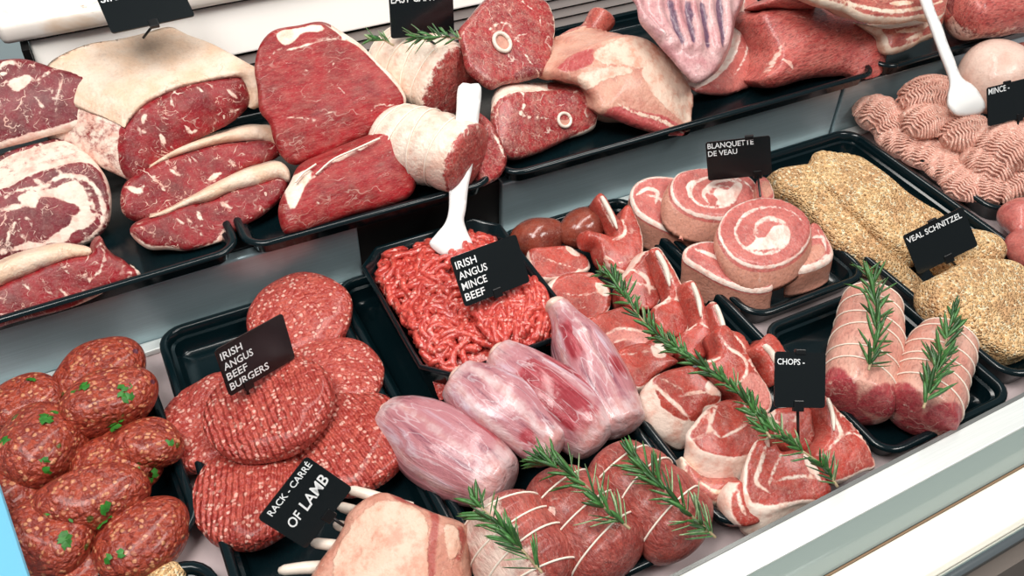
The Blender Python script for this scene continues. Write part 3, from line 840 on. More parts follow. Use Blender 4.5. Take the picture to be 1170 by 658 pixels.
# ------------------------------------------------------------------ upper shelf: lamb and veal
def rolled(kind, mat, p0, p1, radii, label, cat, pinch, sq=.86, **k):
    o = loft(kind, mat, p0, p1, radii, sq=sq, pinch=pinch, **k)
    tag(o, label, cat)
    strings(o, pinch, M_string)
    return o
def endmask(a, b, wv=.0012):
    """lean meat showing at the end face, fat skin elsewhere"""
    def f(V, t, an): return (b-t)*.05 if a else (t-b)*.05
    return f
M_lroll = meat('rolled_lamb', '#b6443f', '#9c3234', '#f0dccb', '#e6bfac', marble=.6, mscale=34., grain=.22, rough=.3, coat=.45, tone='#c25a50', edge=.004, bump=.8)
# rolled lamb joints: fat skin round a red end face turned to the front right
A1 = G(524, 96, .128); A0 = A1+np.array([-.040, .100, -.004])
o = rolled('rolled_lamb_joint', M_lroll, A0, A1, [.036, .041, .043, .043, .041], 'string tied rolled lamb joint lying on top, below the upright price card', 'joint',
           (.12, .30, .47, .64, .80), fatf=lambda V, t, a: (.955-t)*.06, capround=(.5, .16), lump=.003, nr=50, na=48)
A1 = G(540, 186, .108); A0 = A1+np.array([-.056, .086, .0])
o = rolled('rolled_lamb_joint', M_lroll, A0, A1, [.032, .034, .035, .035, .034], 'string tied rolled lamb joint underneath the other one, behind the white spoon handle', 'joint',
           (.15, .34, .52, .70), fatf=lambda V, t, a: (.92-t)*.06, capround=(.5, .2), lump=.003, nr=50, na=48)
# leg slices with the round bone
def leg_slice(ol, pl, ext, label, bone, bsize, seams, fats=(), mat=None, tones=(), **k):
    o = cut('lamb_leg_slice', mat or M_lambd, ol, pl, ext=ext, seams=seams, fats=fats, tones=tones, res=.003, r=.005, bulge=.003, lump=.0014, **k)
    tag(o, label, 'meat slice')
    c = pl.loc(pl.at(*bone, w=.0035)-pl.O)
    a = np.linspace(0, 2*PI, 22)[:-1]
    rx, ry = bsize[0]*pl.pxm(), bsize[1]*pl.pxm()
    ring = np.array([c+np.array([rx*math.cos(t), ry*math.sin(t), 0]) for t in a]+[c+np.array([rx, 0, 0])])
    b = Bag(); b.tube(ring, min(rx, ry)*.24, 8)
    b.build('bone', M_bone, None, o)
    b = Bag(); b.add([c-np.array([0, 0, .001])]+[c+np.array([rx*math.cos(t), ry*math.sin(t), -.0008]) for t in a], [[0, i+1, (i+1) % 21+1] for i in range(21)])
    b.build('marrow', M_kidney if False else M_marrow, None, o)
    return o
M_marrow = plain('marrow', '#d99a86', .4, var=.3, vs=200., coat=.3)
pl = Plane(575, 94, .135, 48, 14)
leg_slice(W(560, 0, 3.29, [(-110, 115), (-60, 45), (-20, 0), (20, -30), (80, -45), (150, -30), (215, 0, 3), (240, 40, 4), (252, 90, 4), (245, 160, 3), (238, 210), (225, 260), (190, 282), (130, 300), (60, 310), (10, 330), (-40, 300), (-80, 260), (-95, 200)]), pl, away(pl, .03),
          'lamb leg slice with a round bone, highest in the middle of the shelf', (572, 50), (10, 11),
          [(w3([(-20, 130), (20, 95), (60, 90), (75, 105)]), 2), (w3([(110, 0), (140, 30), (160, 45)]), 2), (w3([(70, 155), (100, 160), (130, 215), (190, 285)]), 1.6), (w3([(180, 60), (190, 110)]), 2), (w3([(60, 180), (70, 230)]), 1.5), (w3([(95, 150), (110, 130)]), 3)], tones=[w3([(90, 285), (130, 255), (190, 262), (195, 285), (130, 302)])])
pl = Plane(615, 176, ZT+.006, 42, 12)
leg_slice(w3([(10, 430), (30, 365, 3), (80, 340, 3), (160, 335, 3), (250, 330), (330, 320), (390, 325), (412, 350), (415, 400), (410, 450, 4), (400, 480, 5), (360, 500, 4), (300, 520), (240, 550), (180, 575), (110, 597), (60, 590), (25, 540)]), pl, away(pl, .035, .4),
          'lamb leg slice with a small oval bone standing at the tray front beside the shoulder', (643, 138), (8.5, 8),
          [(w3([(120, 345), (125, 390), (110, 430), (140, 445)]), 3), (w3([(290, 380), (320, 345), (345, 335)]), 1.5), (w3([(130, 440), (240, 450), (260, 440)]), 1.2), (w3([(370, 420), (400, 400)]), 1.2)])
# pieces in the gaps between them: a leg slice seen edge on behind the spoon
pl = Plane(562, 205, ZT+.010, 40, -20)
o = cut('lamb_leg_slice', M_lambd, w3([(-30, 470), (0, 455), (25, 490), (55, 560), (62, 605), (40, 660), (0, 690), (-40, 690), (-50, 560)]), pl, ext=(-.006, .02, .004), res=.003, r=.004, seams=[(w3([(10, 480), (30, 530), (55, 590)]), 3)])
tag(o, 'narrow lamb slice with white rind wedged between the lower rolled joint and front leg slice', 'meat slice')
# shoulder of lamb
pl = Plane(735, 155, ZT+.010, 52, 10)
o = cut('lamb_shoulder', M_lfat, w3([(250, 255), (300, 200), (365, 165), (430, 140), (500, 118), (560, 130), (620, 160), (680, 210), (730, 270), (770, 335), (778, 380), (774, 440), (768, 490), (745, 525), (700, 512), (640, 492), (560, 470), (490, 440), (420, 412), (400, 360), (345, 310), (280, 290)]),
        pl, ext=(-.01, .05, -.012), res=.0032, r=.008, bulge=.010, lump=.0045, lumpf=34.,
        fats=[w3([(390, 200), (440, 165), (520, 140), (590, 160), (640, 200), (640, 260), (560, 270), (480, 250), (420, 240)]), w3([(560, 270), (660, 230), (740, 290), (765, 370), (755, 460), (700, 440), (620, 380), (580, 330)]), w3([(330, 285), (400, 262), (500, 262), (520, 285), (430, 300), (380, 330)])],
        tones=[w3([(260, 250), (310, 205), (390, 178), (380, 240), (300, 270)]), w3([(430, 420), (490, 400), (560, 420), (660, 440), (740, 490), (740, 518), (640, 490), (520, 460)])],
        seams=[(w3([(480, 395), (560, 430), (640, 450), (740, 500)]), 4)])
tag(o, 'large pale lamb shoulder with its shank pointing to the rear vent', 'joint')
M_skin = meat('shank_skin', '#c8695a', '#b04a42', '#e9c3ac', '#dba48f', marble=.8, mscale=26., rough=.26, coat=.7, grain=.2, tone='#8f3030')
c = loft('shank', M_skin, G(654, 74, .098), G(691, 14, .135), [.026, .030, .024, .0145, .015, .018], sq=.9, lump=.0016)
c.parent = o; c.matrix_parent_inverse = pl.M.inverted()
# breast with the ribs
pl = Plane(790, 100, .125, 58, 10)
rp = [w3([(545, -40), (552, 40), (590, 90), (640, 130)]), w3([(640, -40), (625, 30), (650, 100), (690, 165)]), w3([(700, -40), (690, 40), (715, 120), (740, 180)]), w3([(760, -40), (755, 50), (770, 120), (775, 180)]), w3([(815, -40), (820, 60), (840, 130), (850, 190)]), w3([(880, -40), (885, 40), (890, 110), (880, 170)])]
rq = [[pl.uv(*p) for p in r_] for r_ in rp]
def ribh(P):
    h = np.zeros(len(P))
    for r_ in rq:
        q = open_spline(np.c_[np.array(r_), np.zeros(len(r_))], 14)[:, :2]
        d, _, _ = seg_dist(P, q, False)
        h = np.maximum(h, .0065*np.exp(-(d/.0062)**2))
    return h
o = cut('rib_breast', M_ribs, w3([(530, -60), (548, 30), (570, 90), (640, 160), (690, 215), (740, 270), (785, 305), (840, 275), (880, 220), (905, 150), (922, 70), (950, -50), (740, -80)]), pl, ext=(.03, .03, -.02), res=.003, r=.005, bulge=.003, lump=.0012, hfun=ribh,
        tones=[w3([(660, 20), (672, 10), (700, 120), (720, 165), (705, 170), (680, 110)]), w3([(725, 20), (740, 20), (755, 140), (758, 175), (742, 170), (730, 90)]), w3([(780, 20), (795, 20), (815, 150), (820, 185), (800, 180), (788, 90)]), w3([(845, 10), (865, 10), (870, 150), (862, 190), (850, 150)])],
        seams=[(w3([(600, 60), (620, 110), (660, 150)]), 3)], sidefat=-.004)
tag(o, 'breast of veal with bluish ribs showing, standing behind the shoulder', 'joint')
pl = Plane(835, 104, ZT+.004, 44, 18)
o = cut('veal_loin_slice', M_veal, [(797, 102), (815, 88, 3), (838, 62, 3), (848, 25, 3), (852, -8, 3), (872, 5, 3), (880, 30, 3), (882, 60, 3), (874, 85, 3), (862, 100, 2), (842, 106), (818, 108)], pl, ext=(-.012, .03, .0), res=.003, r=.004, bulge=.003, lump=.0015,
        seams=[([(835, 90), (852, 60), (858, 20)], 3), ([(868, 95), (872, 60)], 3)])
tag(o, 'pink veal slice with a thin white rind leaning on the rib breast', 'meat slice')
# veal rump
pl = Plane(935, 80, .092, 54, 10)
o = cut('veal_rump', M_vealt, w4([(75, 45), (120, 22), (200, 14), (280, 12), (340, 28), (400, 52), (450, 80), (495, 115), (528, 160), (525, 200), (505, 265), (470, 284), (430, 272), (390, 248), (330, 246), (260, 256), (200, 275), (140, 288), (95, 262), (118, 215), (130, 170), (100, 110)]),
        pl, ext=(0., .042, -.02), res=.0032, r=.009, bulge=.014, lump=.0022, lumpf=50., seams=[(w4([(110, 250), (140, 190), (150, 160)]), 4), (w4([(150, 215), (180, 245)]), 4), (w4([(160, 70), (250, 90), (330, 130)]), 1.0)])
tag(o, 'smooth pink veal rump with a pointed end, at the front edge of the shelf', 'joint')
# belly slices: a folded stack
for i, (ol, dz, lab) in enumerate((
    (w4([(250, -20), (330, -30), (480, -40), (620, -30), (720, -20), (722, 40), (700, 70), (640, 62), (560, 75), (480, 72), (430, 60), (380, 35), (300, 8)]), .130, 'upper layer of pale streaky belly behind the veal rump'),
    (w4([(440, 75), (520, 88), (600, 78), (660, 62), (715, 38), (712, 85), (690, 120), (640, 142), (590, 168), (540, 178), (515, 160), (500, 120)]), .098, 'lower layer of streaky belly with a thick cream fat edge, beside the spatula handle'))):
    cx, cy = ol[len(ol)//2][:2]
    pl = Plane(cx, cy, dz, 50, 8)
    yb_ = max(p[1] for p in ol)
    sm = [([(p[0], p[1]-5) for p in ol if p[1] > (yb_-26)], 5)]
    o = cut('belly_slice', M_belly, [p+(4,) for p in ol], pl, ext=(.0, .03, -.008), res=.003, r=.005, bulge=.004, lump=.0022, lumpf=70.,
            seams=[(w4([(330, -5), (430, 30), (520, 45), (620, 32), (700, 10)]), 4), (w4([(520, 20), (600, 12)]), 5)] if i == 0 else [(w4([(540, 115), (600, 110), (660, 85)]), 5), (w4([(570, 145), (630, 120)]), 4)])
    tag(o, lab, 'meat slice')
pl = Plane(905, 6, .15, 50, 0)
o = cut('veal_piece', M_vealt, w4([(110, 5), (170, -30), (260, -40), (330, -20), (310, 12), (240, 20), (170, 16)]), pl, ext=(0, .03, -.02), res=.003, r=.005, bulge=.005)
tag(o, 'piece of red veal cut off by the top of the photo above the rump', 'joint')
o = loft('pork_loin', M_vealt, G(1088, 18, .118), G(1180, 2, .118), [.034, .036, .036, .035], sq=.85, lump=.002, tonef=lambda V, t, a: .02*np.sin(a*2)-.012, fatf=lambda V, t, a: .004*np.sin(a+3.6)-.0032)
tag(o, 'pink loin piece on the far right of the shelf, beyond the spatula', 'joint')
o = loft('pork_loin', M_veal, G(1100, -30, .118), G(1200, -30, .118), [.03, .034, .034, .03], sq=.85, lump=.002)
tag(o, 'paler loin piece behind the pink loin on the far right, mostly out of view', 'joint')
# ------------------------------------------------------------------ lower deck
def v1(p): return W(380, 200, 3.29, p)
def v2(p): return W(420, 320, 3.29, p)
def v3(p): return W(420, 458, 3.29, p)
def v4(p): return W(580, 200, 3.29, p)
def v5(p): return W(700, 380, 3.29, p)
def v6(p): return W(700, 150, 3.29, p)
def v7(p): return W(870, 160, 3.29, p)
def v8(p): return W(870, 300, 1.8367, p)
def w7(p): return W(180, 310, 3.29, p)
def w8(p): return W(180, 458, 3.29, p)
def w6(p): return W(0, 380, 2.365, p)

# burgers: (centre px on top face, height of centre, radius, thickness, tilt)
for (px, py, z, r_, t_, rot, tilt, m, lab) in (
    (344, 363, .026, .0465, .0125, 20, (8, -6), M_burger, 'burger patty at the back of the tray, partly behind the price card'),
    (382, 432, .024, .0430, .0120, 60, (-4, 5), M_burger, 'burger patty on the right of the pile, half under the top patty'),
    (240, 482, .020, .0445, .0125, 10, (0, -12), M_burger, 'burger patty on the left of the pile, tucked under the top patty'),
    (402, 505, .023, .0475, .0135, 12, (2, -4), M_burgerr, 'ridged burger patty beside the first lamb shank'),
    (290, 566, .020, .0460, .0135, -18, (-2, -2), M_burgerr, 'burger patty behind the handwritten card'),
    (306, 466, .046, .0490, .0130, 0, (4, -8), M_burgerr, 'ridged burger patty lying on top of the pile, under the spiked card')):
    o = blob('burger_patty', m, G(px, py, z), r_, r_*.97, t_, rot, tilt, lump=.0016, lumpf=70., pw=3.0, flatb=.1, nu=34, nv=64)
    tag(o, lab, 'burger')
# seasoned meatballs
leafV = [(-.5, 0, 0), (-.2, .35, .1), (.1, .22, .16), (.3, .5, .1), (.5, .1, .12), (.35, -.3, .1), (.05, -.2, .18), (-.2, -.42, .08)]
def parsley(o, spots, rx, ry, rz):
    for (a, e, n) in spots:
        b = Bag()
        for q in range(n):
            aa, ee = a+rnd.gauss(0, .16), e+rnd.gauss(0, .13)
            d = np.array([math.cos(aa)*math.cos(ee), math.sin(aa)*math.cos(ee), math.sin(ee)])
            p = d*np.array([rx, ry, rz])*1.01
            nn = d/np.array([rx, ry, rz]); nn /= np.linalg.norm(nn)
            u = np.cross(nn, [.3, .5, .8]); u /= np.linalg.norm(u); v = np.cross(nn, u)
            t = rnd.uniform(0, 6); u, v = u*math.cos(t)+v*math.sin(t), v*math.cos(t)-u*math.sin(t)
            s = rnd.uniform(.005, .0095)
            b.add([p+u*x*s+v*y*s+nn*(z*s+.0004) for x, y, z in leafV]+[p-nn*.001], [[0, 1, 2, 6, 7], [2, 3, 4, 6], [4, 5, 6]]+[[8, (i+1) % 8, i] for i in range(8)])
        b.build('parsley', M_pars, None, o, smooth=False)
for (x, y, z, rx, ry, rz, rot, tilt, sp, lab) in (
    (262, 118, .034, .036, .028, .021, 12, (0, 0), (), 'meatball at the back of the tray, behind the one topped with most parsley'),
    (62, 205, .036, .032, .027, .021, 0, (0, 0), [(.6, .9, 3)], 'meatball at the back left of the tray, smooth brown red'),
    (293, 190, .050, .0335, .025, .021, 8, (0, 8), [(-.5, .80, 14), (.2, .7, 7), (-1.0, .8, 7), (2.6, 1.0, 3)], 'meatball with the largest bright tuft of parsley on its right'),
    (245, 300, .022, .026, .024, .020, 0, (0, 0), (), 'meatball low in the middle of the tray, nearly hidden by those around it'),
    (110, 318, .044, .0325, .031, .025, 20, (0, 0), [(.2, 1.1, 4), (2.9, .9, 2), (-1.6, .6, 3)], 'big round meatball at the left with a purple onion spot'),
    (382, 305, .036, .032, .022, .019, -22, (0, 0), [(2.5, .8, 6), (-.6, .6, 2)], 'oval meatball at the right of the tray, slanting down to the right'),
    (30, 455, .024, .028, .026, .022, 0, (0, 0), [(.2, .9, 6)], 'meatball low at the left, half behind the blue end panel'),
    (318, 372, .028, .033, .024, .020, -15, (0, 0), [(-.8, .5, 5)], 'meatball in the middle, half under the long pale one'),
    (228, 455, .042, .0395, .0235, .021, -5, (0, 0), [(-1.2, .5, 2)], 'long meatball lying across the middle of the pile'),
    (140, 562, .030, .032, .030, .023, -30, (0, 0), [(2.4, .9, 5), (1.4, 1.2, 3), (-.5, .8, 5), (.3, .9, 4)], 'meatball dotted with parsley at the bottom left of the tray'),
    (375, 558, .024, .036, .029, .022, 25, (0, 0), [(2.0, .9, 3), (-2.6, .9, 2)], 'meatball at the bottom right of the tray, next to the tray rim'),
    (215, 648, .018, .028, .022, .018, 0, (0, 0), (), 'meatball at the very bottom, peeping out under the parsley dotted one')):
    q = w6([(x, y)])[0]
    o = blob('meatball', M_ball, G(*q, z), rx, ry, rz, rot, tilt, lump=.0036, lumpf=48., pw=2.3, nu=36, nv=64)
    tag(o, lab, 'meatball')
    if sp: parsley(o, sp, rx, ry, rz)
# the small tray below holds a pale crumbed piece
o = blob('crumbed_piece', M_crumb, G(186, 664, .016), .016, .013, .010, 10, lump=.0015, lumpf=70.)
tag(o, 'pale crumbed piece just visible in the small bottom tray', 'meat piece')

# ------------------------------------------------------------------ beef mince: strands heaped in the dish
def dish_h(x, y):
    cx, cy = .231, .535
    e = np.clip(1-((np.abs(x-cx)/.074)**3+(np.abs(y-cy)/.098)**3), 0, 1)
    return .026+.026*e**.6+.004*np.sin(x*55+1)*np.sin(y*47)
def inside_dish(x, y):
    cx, cy = .231, .532
    a, c = abs(x-cx), abs(y-cy)
    return a < .060 and c < .082 and a/.060+c/.082 < 1.74
b = Bag()
n = 26
gx, gy = np.linspace(.172, .290, n), np.linspace(.452, .612, n)
V = np.array([(x, y, dish_h(x, y)-.007) for y in gy for x in gx])
b.add(V, [[j*n+i, j*n+i+1, (j+1)*n+i+1, (j+1)*n+i] for j in range(n-1) for i in range(n-1)])
r3 = random.Random(5)
def strand_set(bag, count, area_ok, x0, x1, y0, y1, hf, rad, flow, lenr, wig, lay):
    made = 0
    while made < count:
        x, y = r3.uniform(x0, x1), r3.uniform(y0, y1)
        if not area_ok(x, y): continue
        a = flow(x, y)+r3.gauss(0, .35); L = r3.uniform(*lenr); st = .0032
        off = r3.uniform(*lay)*1.; ph = r3.uniform(0, 6); pth = []
        da = r3.gauss(0, wig)
        for k in range(max(4, int(L/st))):
            z = hf(x, y)+off+.0012*math.sin(k*.7+ph)
            pth.append((x, y, z))
            da = da*.86+r3.gauss(0, wig)
            a += da
            x += st*math.cos(a); y += st*math.sin(a)
            if not area_ok(x, y): break
        if len(pth) < 4: continue
        q = np.array(pth)
        q[0, 2] -= rad*.8; q[-1, 2] -= rad*.8
        bag.tube(q, rad*r3.uniform(.88, 1.1), 7)
        made += 1
def flow_beef(x, y):
    if y < .50 and x > .235: return 1.15
    if y < .50: return 2.2
    return 2.6*math.sin(x*40)+1.8*math.cos(y*33)
strand_set(b, 330, inside_dish, .174, .306, .452, .612, dish_h, .0031, flow_beef, (.022, .055), .20, (-.004, .003))
# combed heap at the front right
hh = lambda x, y: dish_h(x, y)+.004
strand_set(b, 150, lambda x, y: x > .222 and y < .515 and inside_dish(x, y), .222, .306, .452, .515, hh, .0031, lambda x, y: 1.0+.5*math.sin(x*60), (.03, .07), .06, (-.002, .005))
o = b.build('beef_mince', M_minced)
tag(o, 'heap of bright red beef mince strands filling the deep black dish', 'mince', kind='stuff')

# ------------------------------------------------------------------ lamb shanks: bone end, bulging muscle, knuckle
def ridges(sd):
    def f(V, t, an):
        k = 1+.055*np.cos(3*an+sd+1.6*t)*np.sin(PI*np.clip(t*1.1, 0, 1))+.03*np.cos(5*an-sd*2-2*t)*np.sin(PI*t)
        V = V.copy(); V[:, 1] *= k; V[:, 2] *= k
        return V
    return f
def shank(a, b_, za, zb, R, label, tones, fats, seed):
    a3, b3 = G(*a, za), G(*b_, zb)
    sc = R
    def tonef(V, t, an):
        s = np.full(len(V), -.02)
        for (t0, t1, a0, a1, k) in tones:
            d = np.minimum(np.minimum(t-t0, t1-t)*.09, (1-np.abs(((an-(a0+a1)/2+PI) % (2*PI))-PI)/((a1-a0)/2))*.012)
            s = np.maximum(s, d*k)
        return s
    def fatf(V, t, an):
        s = np.maximum((.10-t)*.05, (t-.84)*.05)
        for (a0, t0, t1, wd) in fats:
            tt = np.clip((t-t0)/(t1-t0), 0, 1)
            d = wd-np.abs(((an-a0-.5*(t-.5)+PI) % (2*PI))-PI)*.028
            s = np.maximum(s, np.where((t > t0) & (t < t1), d, -.02))
        return s
    o = loft('lamb_shank', M_shank, a3, b3, [sc*.55, sc*.76, sc*.92, sc*1.0, sc*.98, sc*.88, sc*.66], sq=.94, lump=.0034, lumpf=46., capround=(.22, .45), shape=ridges(seed), tonef=tonef, fatf=fatf, seed=seed, nr=54, na=52)
    tag(o, label, 'lamb shank')
    M, L = o_info[o.name][0], o_info[o.name][1]
    c = blob('bone_end', M_bonep, (0, 0, 0), sc*.24, sc*.40, sc*.38, pw=2.6, lump=.001, parent=o, nu=14, nv=20)
    c.location = (sc*.07, 0, 0)
    return o
ab = PI/2
shank((440, 474), (582, 558), .027, .029, .0285, 'pale pink lamb shank nearest the burgers, with a dark oval muscle patch', [(.60, .88, ab-1.5, ab-.5, 1.2)], [(ab+.2, .1, .8, .002), (ab+1.3, .0, .9, .003)], 21)
shank((520, 428), (638, 520), .054, .030, .0265, 'silvery lamb shank second from the burgers, covered in bluish membrane', [(.72, .9, ab+.4, ab+.9, .8)], [(ab+.1, .1, .9, .004), (ab-.8, .1, .9, .004), (ab+1.0, .1, .8, .004)], 22)
shank((566, 400), (690, 508), .058, .029, .0245, 'lamb shank with deep red muscle showing between silver bands', [(.26, .93, ab-.25, ab+.9, 1.3), (.3, .8, ab-1.3, ab-.6, 1.2)], [(ab-.45, .05, .8, .001), (ab+1.4, .1, .9, .002)], 23)
shank((634, 346), (716, 494), .060, .031, .0240, 'lamb shank pointing steeply back towards the beef mince card', [(.2, .5, ab+.2, ab+.8, .6), (.55, .7, ab-.9, ab-.3, .6)], [(ab-.05, .05, .95, .002), (ab+1.1, .1, .9, .003), (ab-1.2, .1, .9, .003)], 24)

# ------------------------------------------------------------------ tied lamb roasts
def roast(a, b_, za, zb, radii, label, ts, seed, mat=None, kind='lamb_roast', endt=None, **k):
    f = None
    ez = endt
    o = loft(kind, mat or M_roast, G(*a, za), G(*b_, zb), radii, sq=.88, lump=.0036, lumpf=38., pinch=ts, pd=.075, pw=.014, seed=seed, nr=56, na=56, tonef=ez, **k)
    tag(o, label, 'roast')
    strings(o, ts, M_string, rad=.00075)
    return o
RO = []
RO.append(roast((563, 574), (628, 680), .034, .030, [.026, .033, .036, .036, .033], 'string tied lamb roast with rosemary, nearest the rack of lamb', (.18, .40, .62, .84), 31,
                fatf=lambda V, t, a: .010*np.cos(a-2.6)-.0065, capround=(.7, .6)))
RO.append(roast((615, 545), (716, 652), .034, .031, [.026, .033, .035, .034, .030], 'string tied lamb roast with rosemary, in the middle of the three by the rail', (.22, .50, .76), 32,
                fatf=lambda V, t, a: .0045-np.hypot((t-.40)*.11, (((a-2.3+PI) % (2*PI))-PI)*.034), capround=(.7, .6)))
RO.append(roast((686, 520), (796, 625), .034, .030, [.024, .032, .0345, .034, .029], 'string tied lamb roast with rosemary, beside the lamb chops', (.2, .46, .72), 33,
                fatf=lambda V, t, a: .003-np.hypot((t-.2)*.09, (((a-1.2+PI) % (2*PI))-PI)*.034), capround=(.7, .6)))

# ------------------------------------------------------------------ rack of lamb
pl = Plane(450, 640, .048, 74, -6)
M_rack = M_rackfat
o = cut('rack_of_lamb', M_rack, [(386, 606), (398, 580), (420, 562), (440, 557), (470, 568), (500, 582), (525, 590), (538, 602), (536, 640), (532, 690), (480, 720), (420, 720), (372, 700), (352, 668), (362, 640)], pl, ext=(0, 0, -.040), res=.0035, r=.010, bulge=.008, lump=.0022, lumpf=40.,
        fats=[[(415, 585), (445, 572), (485, 588), (488, 640), (484, 700), (400, 690), (380, 650), (395, 610)], [(507, 602), (522, 604), (526, 630), (512, 640)]],
        tones=[[(491, 582), (501, 586), (502, 600), (497, 630), (496, 670), (487, 668), (488, 630), (493, 600)], [(523, 602), (532, 610), (526, 642), (518, 640)], [(448, 560), (480, 572), (484, 580), (452, 570)]], sidebulge=.003, sidefat=-.004)
tag(o, 'rack of lamb with a pale fat cover and white rib bones pointing left', 'rack of lamb')
for (p, q, z0, z1) in (((398, 559), (470, 582), .046, .040), ((386, 578), (455, 602), .042, .038), ((382, 599), (440, 618), .040, .036), ((356, 620), (430, 632), .038, .036), ((319, 652), (400, 646), .036, .036)):
    a3, b3 = G(*p, z0), G(*q, z1)
    b = Bag(); pth = open_spline([a3, a3*.66+b3*.34+np.array([0, 0, .0012]), a3*.33+b3*.67, b3], 14)
    b.tube(pth, np.interp(np.linspace(0, 1, 14), [0, .06, .3, 1], [.0022, .0036, .0040, .0052]), 10)
    c = b.build('rib_bone', M_bone, None, None); c.parent = o; c.matrix_parent_inverse = pl.M.inverted()
# ------------------------------------------------------------------ lamb chops
def chop(ol, base, z, phi, az, label, thick=.02, seams=(), fats=(), tones=(), ext=None, mat=None, bone=None, bulge=.0012, r=.0024, lump=.0018, kind='lamb_chop', **k):
    pl = Plane(*base, z, phi, az)
    e = ext if ext is not None else tuple(-pl.n*thick)
    o = cut(kind, mat or M_chop, ol, pl, ext=e, seams=seams, fats=fats, tones=tones, res=.0026, r=r, bulge=bulge, lump=lump, lumpf=75., **k)
    tag(o, label, 'lamb chop')
    if bone:
        for pts, wd in bone:
            q = [pl.loc(pl.at(p[0], p[1], .0022)-pl.O) for p in pts]
            b = Bag(); kx = pl.pxm()
            m = 14; P = open_spline(q, m) if len(q) > 1 else None
            b.tube(P, np.interp(np.linspace(0, 1, m), [0, .15, .7, 1], [wd*.35*kx, wd*.5*kx, wd*.5*kx, wd*.2*kx]), 10)
            b.build('bone', M_bone, None, o)
    return o
for (x, y, z, rx, ry, rz, rot, lab) in ((110, 232, .040, .027, .021, .019, -20, 'brown glossy lamb kidney at the back left of the chops tray'), (272, 200, .046, .025, .019, .018, 10, 'dark glossy lamb kidney tucked behind the upright chop bone')):
    q = v4([(x, y)])[0]
    o = blob('lamb_kidney', M_kidney, G(*q, z), rx, ry, rz, rot, (-8, 0), lump=.002, lumpf=50., pw=2.2)
    tag(o, lab, 'kidney')
R = 3
chop(v4([(76, 310, 3), (88, 275), (150, 265), (225, 262), (262, 280), (300, 305), (312, 350, 3), (245, 374, 3), (150, 394, 3), (95, 375, 3)]), v4([(190, 330)])[0], .042, 66, -4,
     'small round chop directly in front of the brown kidney', fats=[v4([(215, 262), (255, 270), (275, 300), (245, 298)])], seams=[(v4([(120, 310), (190, 330), (270, 350)]), 1.5)])
chop(v4([(336, 90), (350, 64), (372, 78), (400, 130), (428, 165), (440, 120), (462, 110), (488, 160, 2), (508, 220, 3), (512, 290, 3), (496, 335, 3), (450, 368, 3), (395, 345, 2), (360, 305), (345, 255), (300, 240), (296, 205), (350, 215), (405, 225), (398, 185), (370, 140)]), v4([(430, 300)])[0], .050, 60, 6,
     'rib chop with its bone standing up at the back of the chops tray', seams=[(v4([(430, 165), (440, 220), (390, 250)]), 4), (v4([(360, 300), (420, 330), (490, 310)]), 2), (v4([(350, 100), (390, 170), (405, 220)]), 3)], bone=[(v4([(350, 85), (385, 150), (408, 205)]), 6)])
chop(v4([(152, 440, 3), (165, 400, 3), (200, 375), (245, 362), (320, 362), (345, 385), (385, 420), (392, 470), (368, 520, 2), (290, 545, 3), (235, 520, 3), (180, 480, 3)]), v4([(260, 460)])[0], .040, 66, 0,
     'oval chop between the mince dish and the rosemary garland, second row from the back', fats=[v4([(330, 405), (370, 415), (388, 445), (362, 455), (335, 430)])], seams=[(v4([(200, 440), (270, 450), (330, 440)]), 2), (v4([(250, 500), (320, 490)]), 1.5)])
chop(v4([(440, 372, 2), (480, 330, 2), (512, 288, 2), (545, 282, 2), (570, 330, 2), (582, 400, 2), (588, 440, 2), (560, 488), (500, 500), (440, 480), (420, 430)]), v4([(510, 420)])[0], .046, 62, 4,
     'chop with branching white fat under the start of the rosemary garland', seams=[(v4([(470, 360), (520, 390), (540, 450)]), 5), (v4([(520, 300), (530, 340), (550, 390)]), 4), (v4([(455, 400), (500, 410), (570, 430)]), 3)])
chop(v4([(535, 280), (572, 268, 2), (610, 320, 2), (650, 390, 2), (680, 455, 3), (693, 520, 3), (690, 575, 3), (645, 600), (590, 590), (555, 545), (548, 500), (590, 470, 2), (610, 440), (585, 370), (560, 315)]), v4([(620, 520)])[0], .047, 62, 6,
     'curved rib chop with a long pale bone, right of the garland at the back', seams=[(v4([(570, 290), (610, 370), (635, 430), (640, 465)]), 3), (v4([(555, 500), (600, 475), (640, 465), (680, 500)]), 3)], bone=[(v4([(556, 290), (588, 350), (605, 420)]), 7)])
chop(v4([(285, 550, 2), (330, 525), (390, 505), (450, 490), (490, 520), (535, 580), (545, 635, 2), (510, 690, 3), (440, 720, 3), (370, 690, 2), (320, 610)]), v4([(420, 600)])[0], .040, 64, -2,
     'chop behind the steep shank with a flap of meat folded over it', seams=[(v4([(370, 600), (420, 580), (500, 590), (540, 610)]), 3), (v4([(360, 640), (440, 620)]), 3)], tones=[v4([(370, 600), (450, 580), (535, 595), (530, 640), (440, 625), (370, 640)])])
chop(v4([(672, 410), (700, 392, 2), (722, 430, 2), (745, 490, 2), (770, 550, 3), (785, 600, 3), (778, 650, 3), (730, 690), (660, 680), (640, 620), (690, 570), (712, 545), (700, 480)]), v4([(720, 620)])[0], .045, 62, 8,
     'rib chop in the middle of the right column, its bone between two others', seams=[(v4([(690, 420), (715, 490), (730, 550)]), 3), (v4([(660, 600), (710, 560), (760, 580)]), 3)], bone=[(v4([(690, 410), (712, 470), (722, 535)]), 6)])
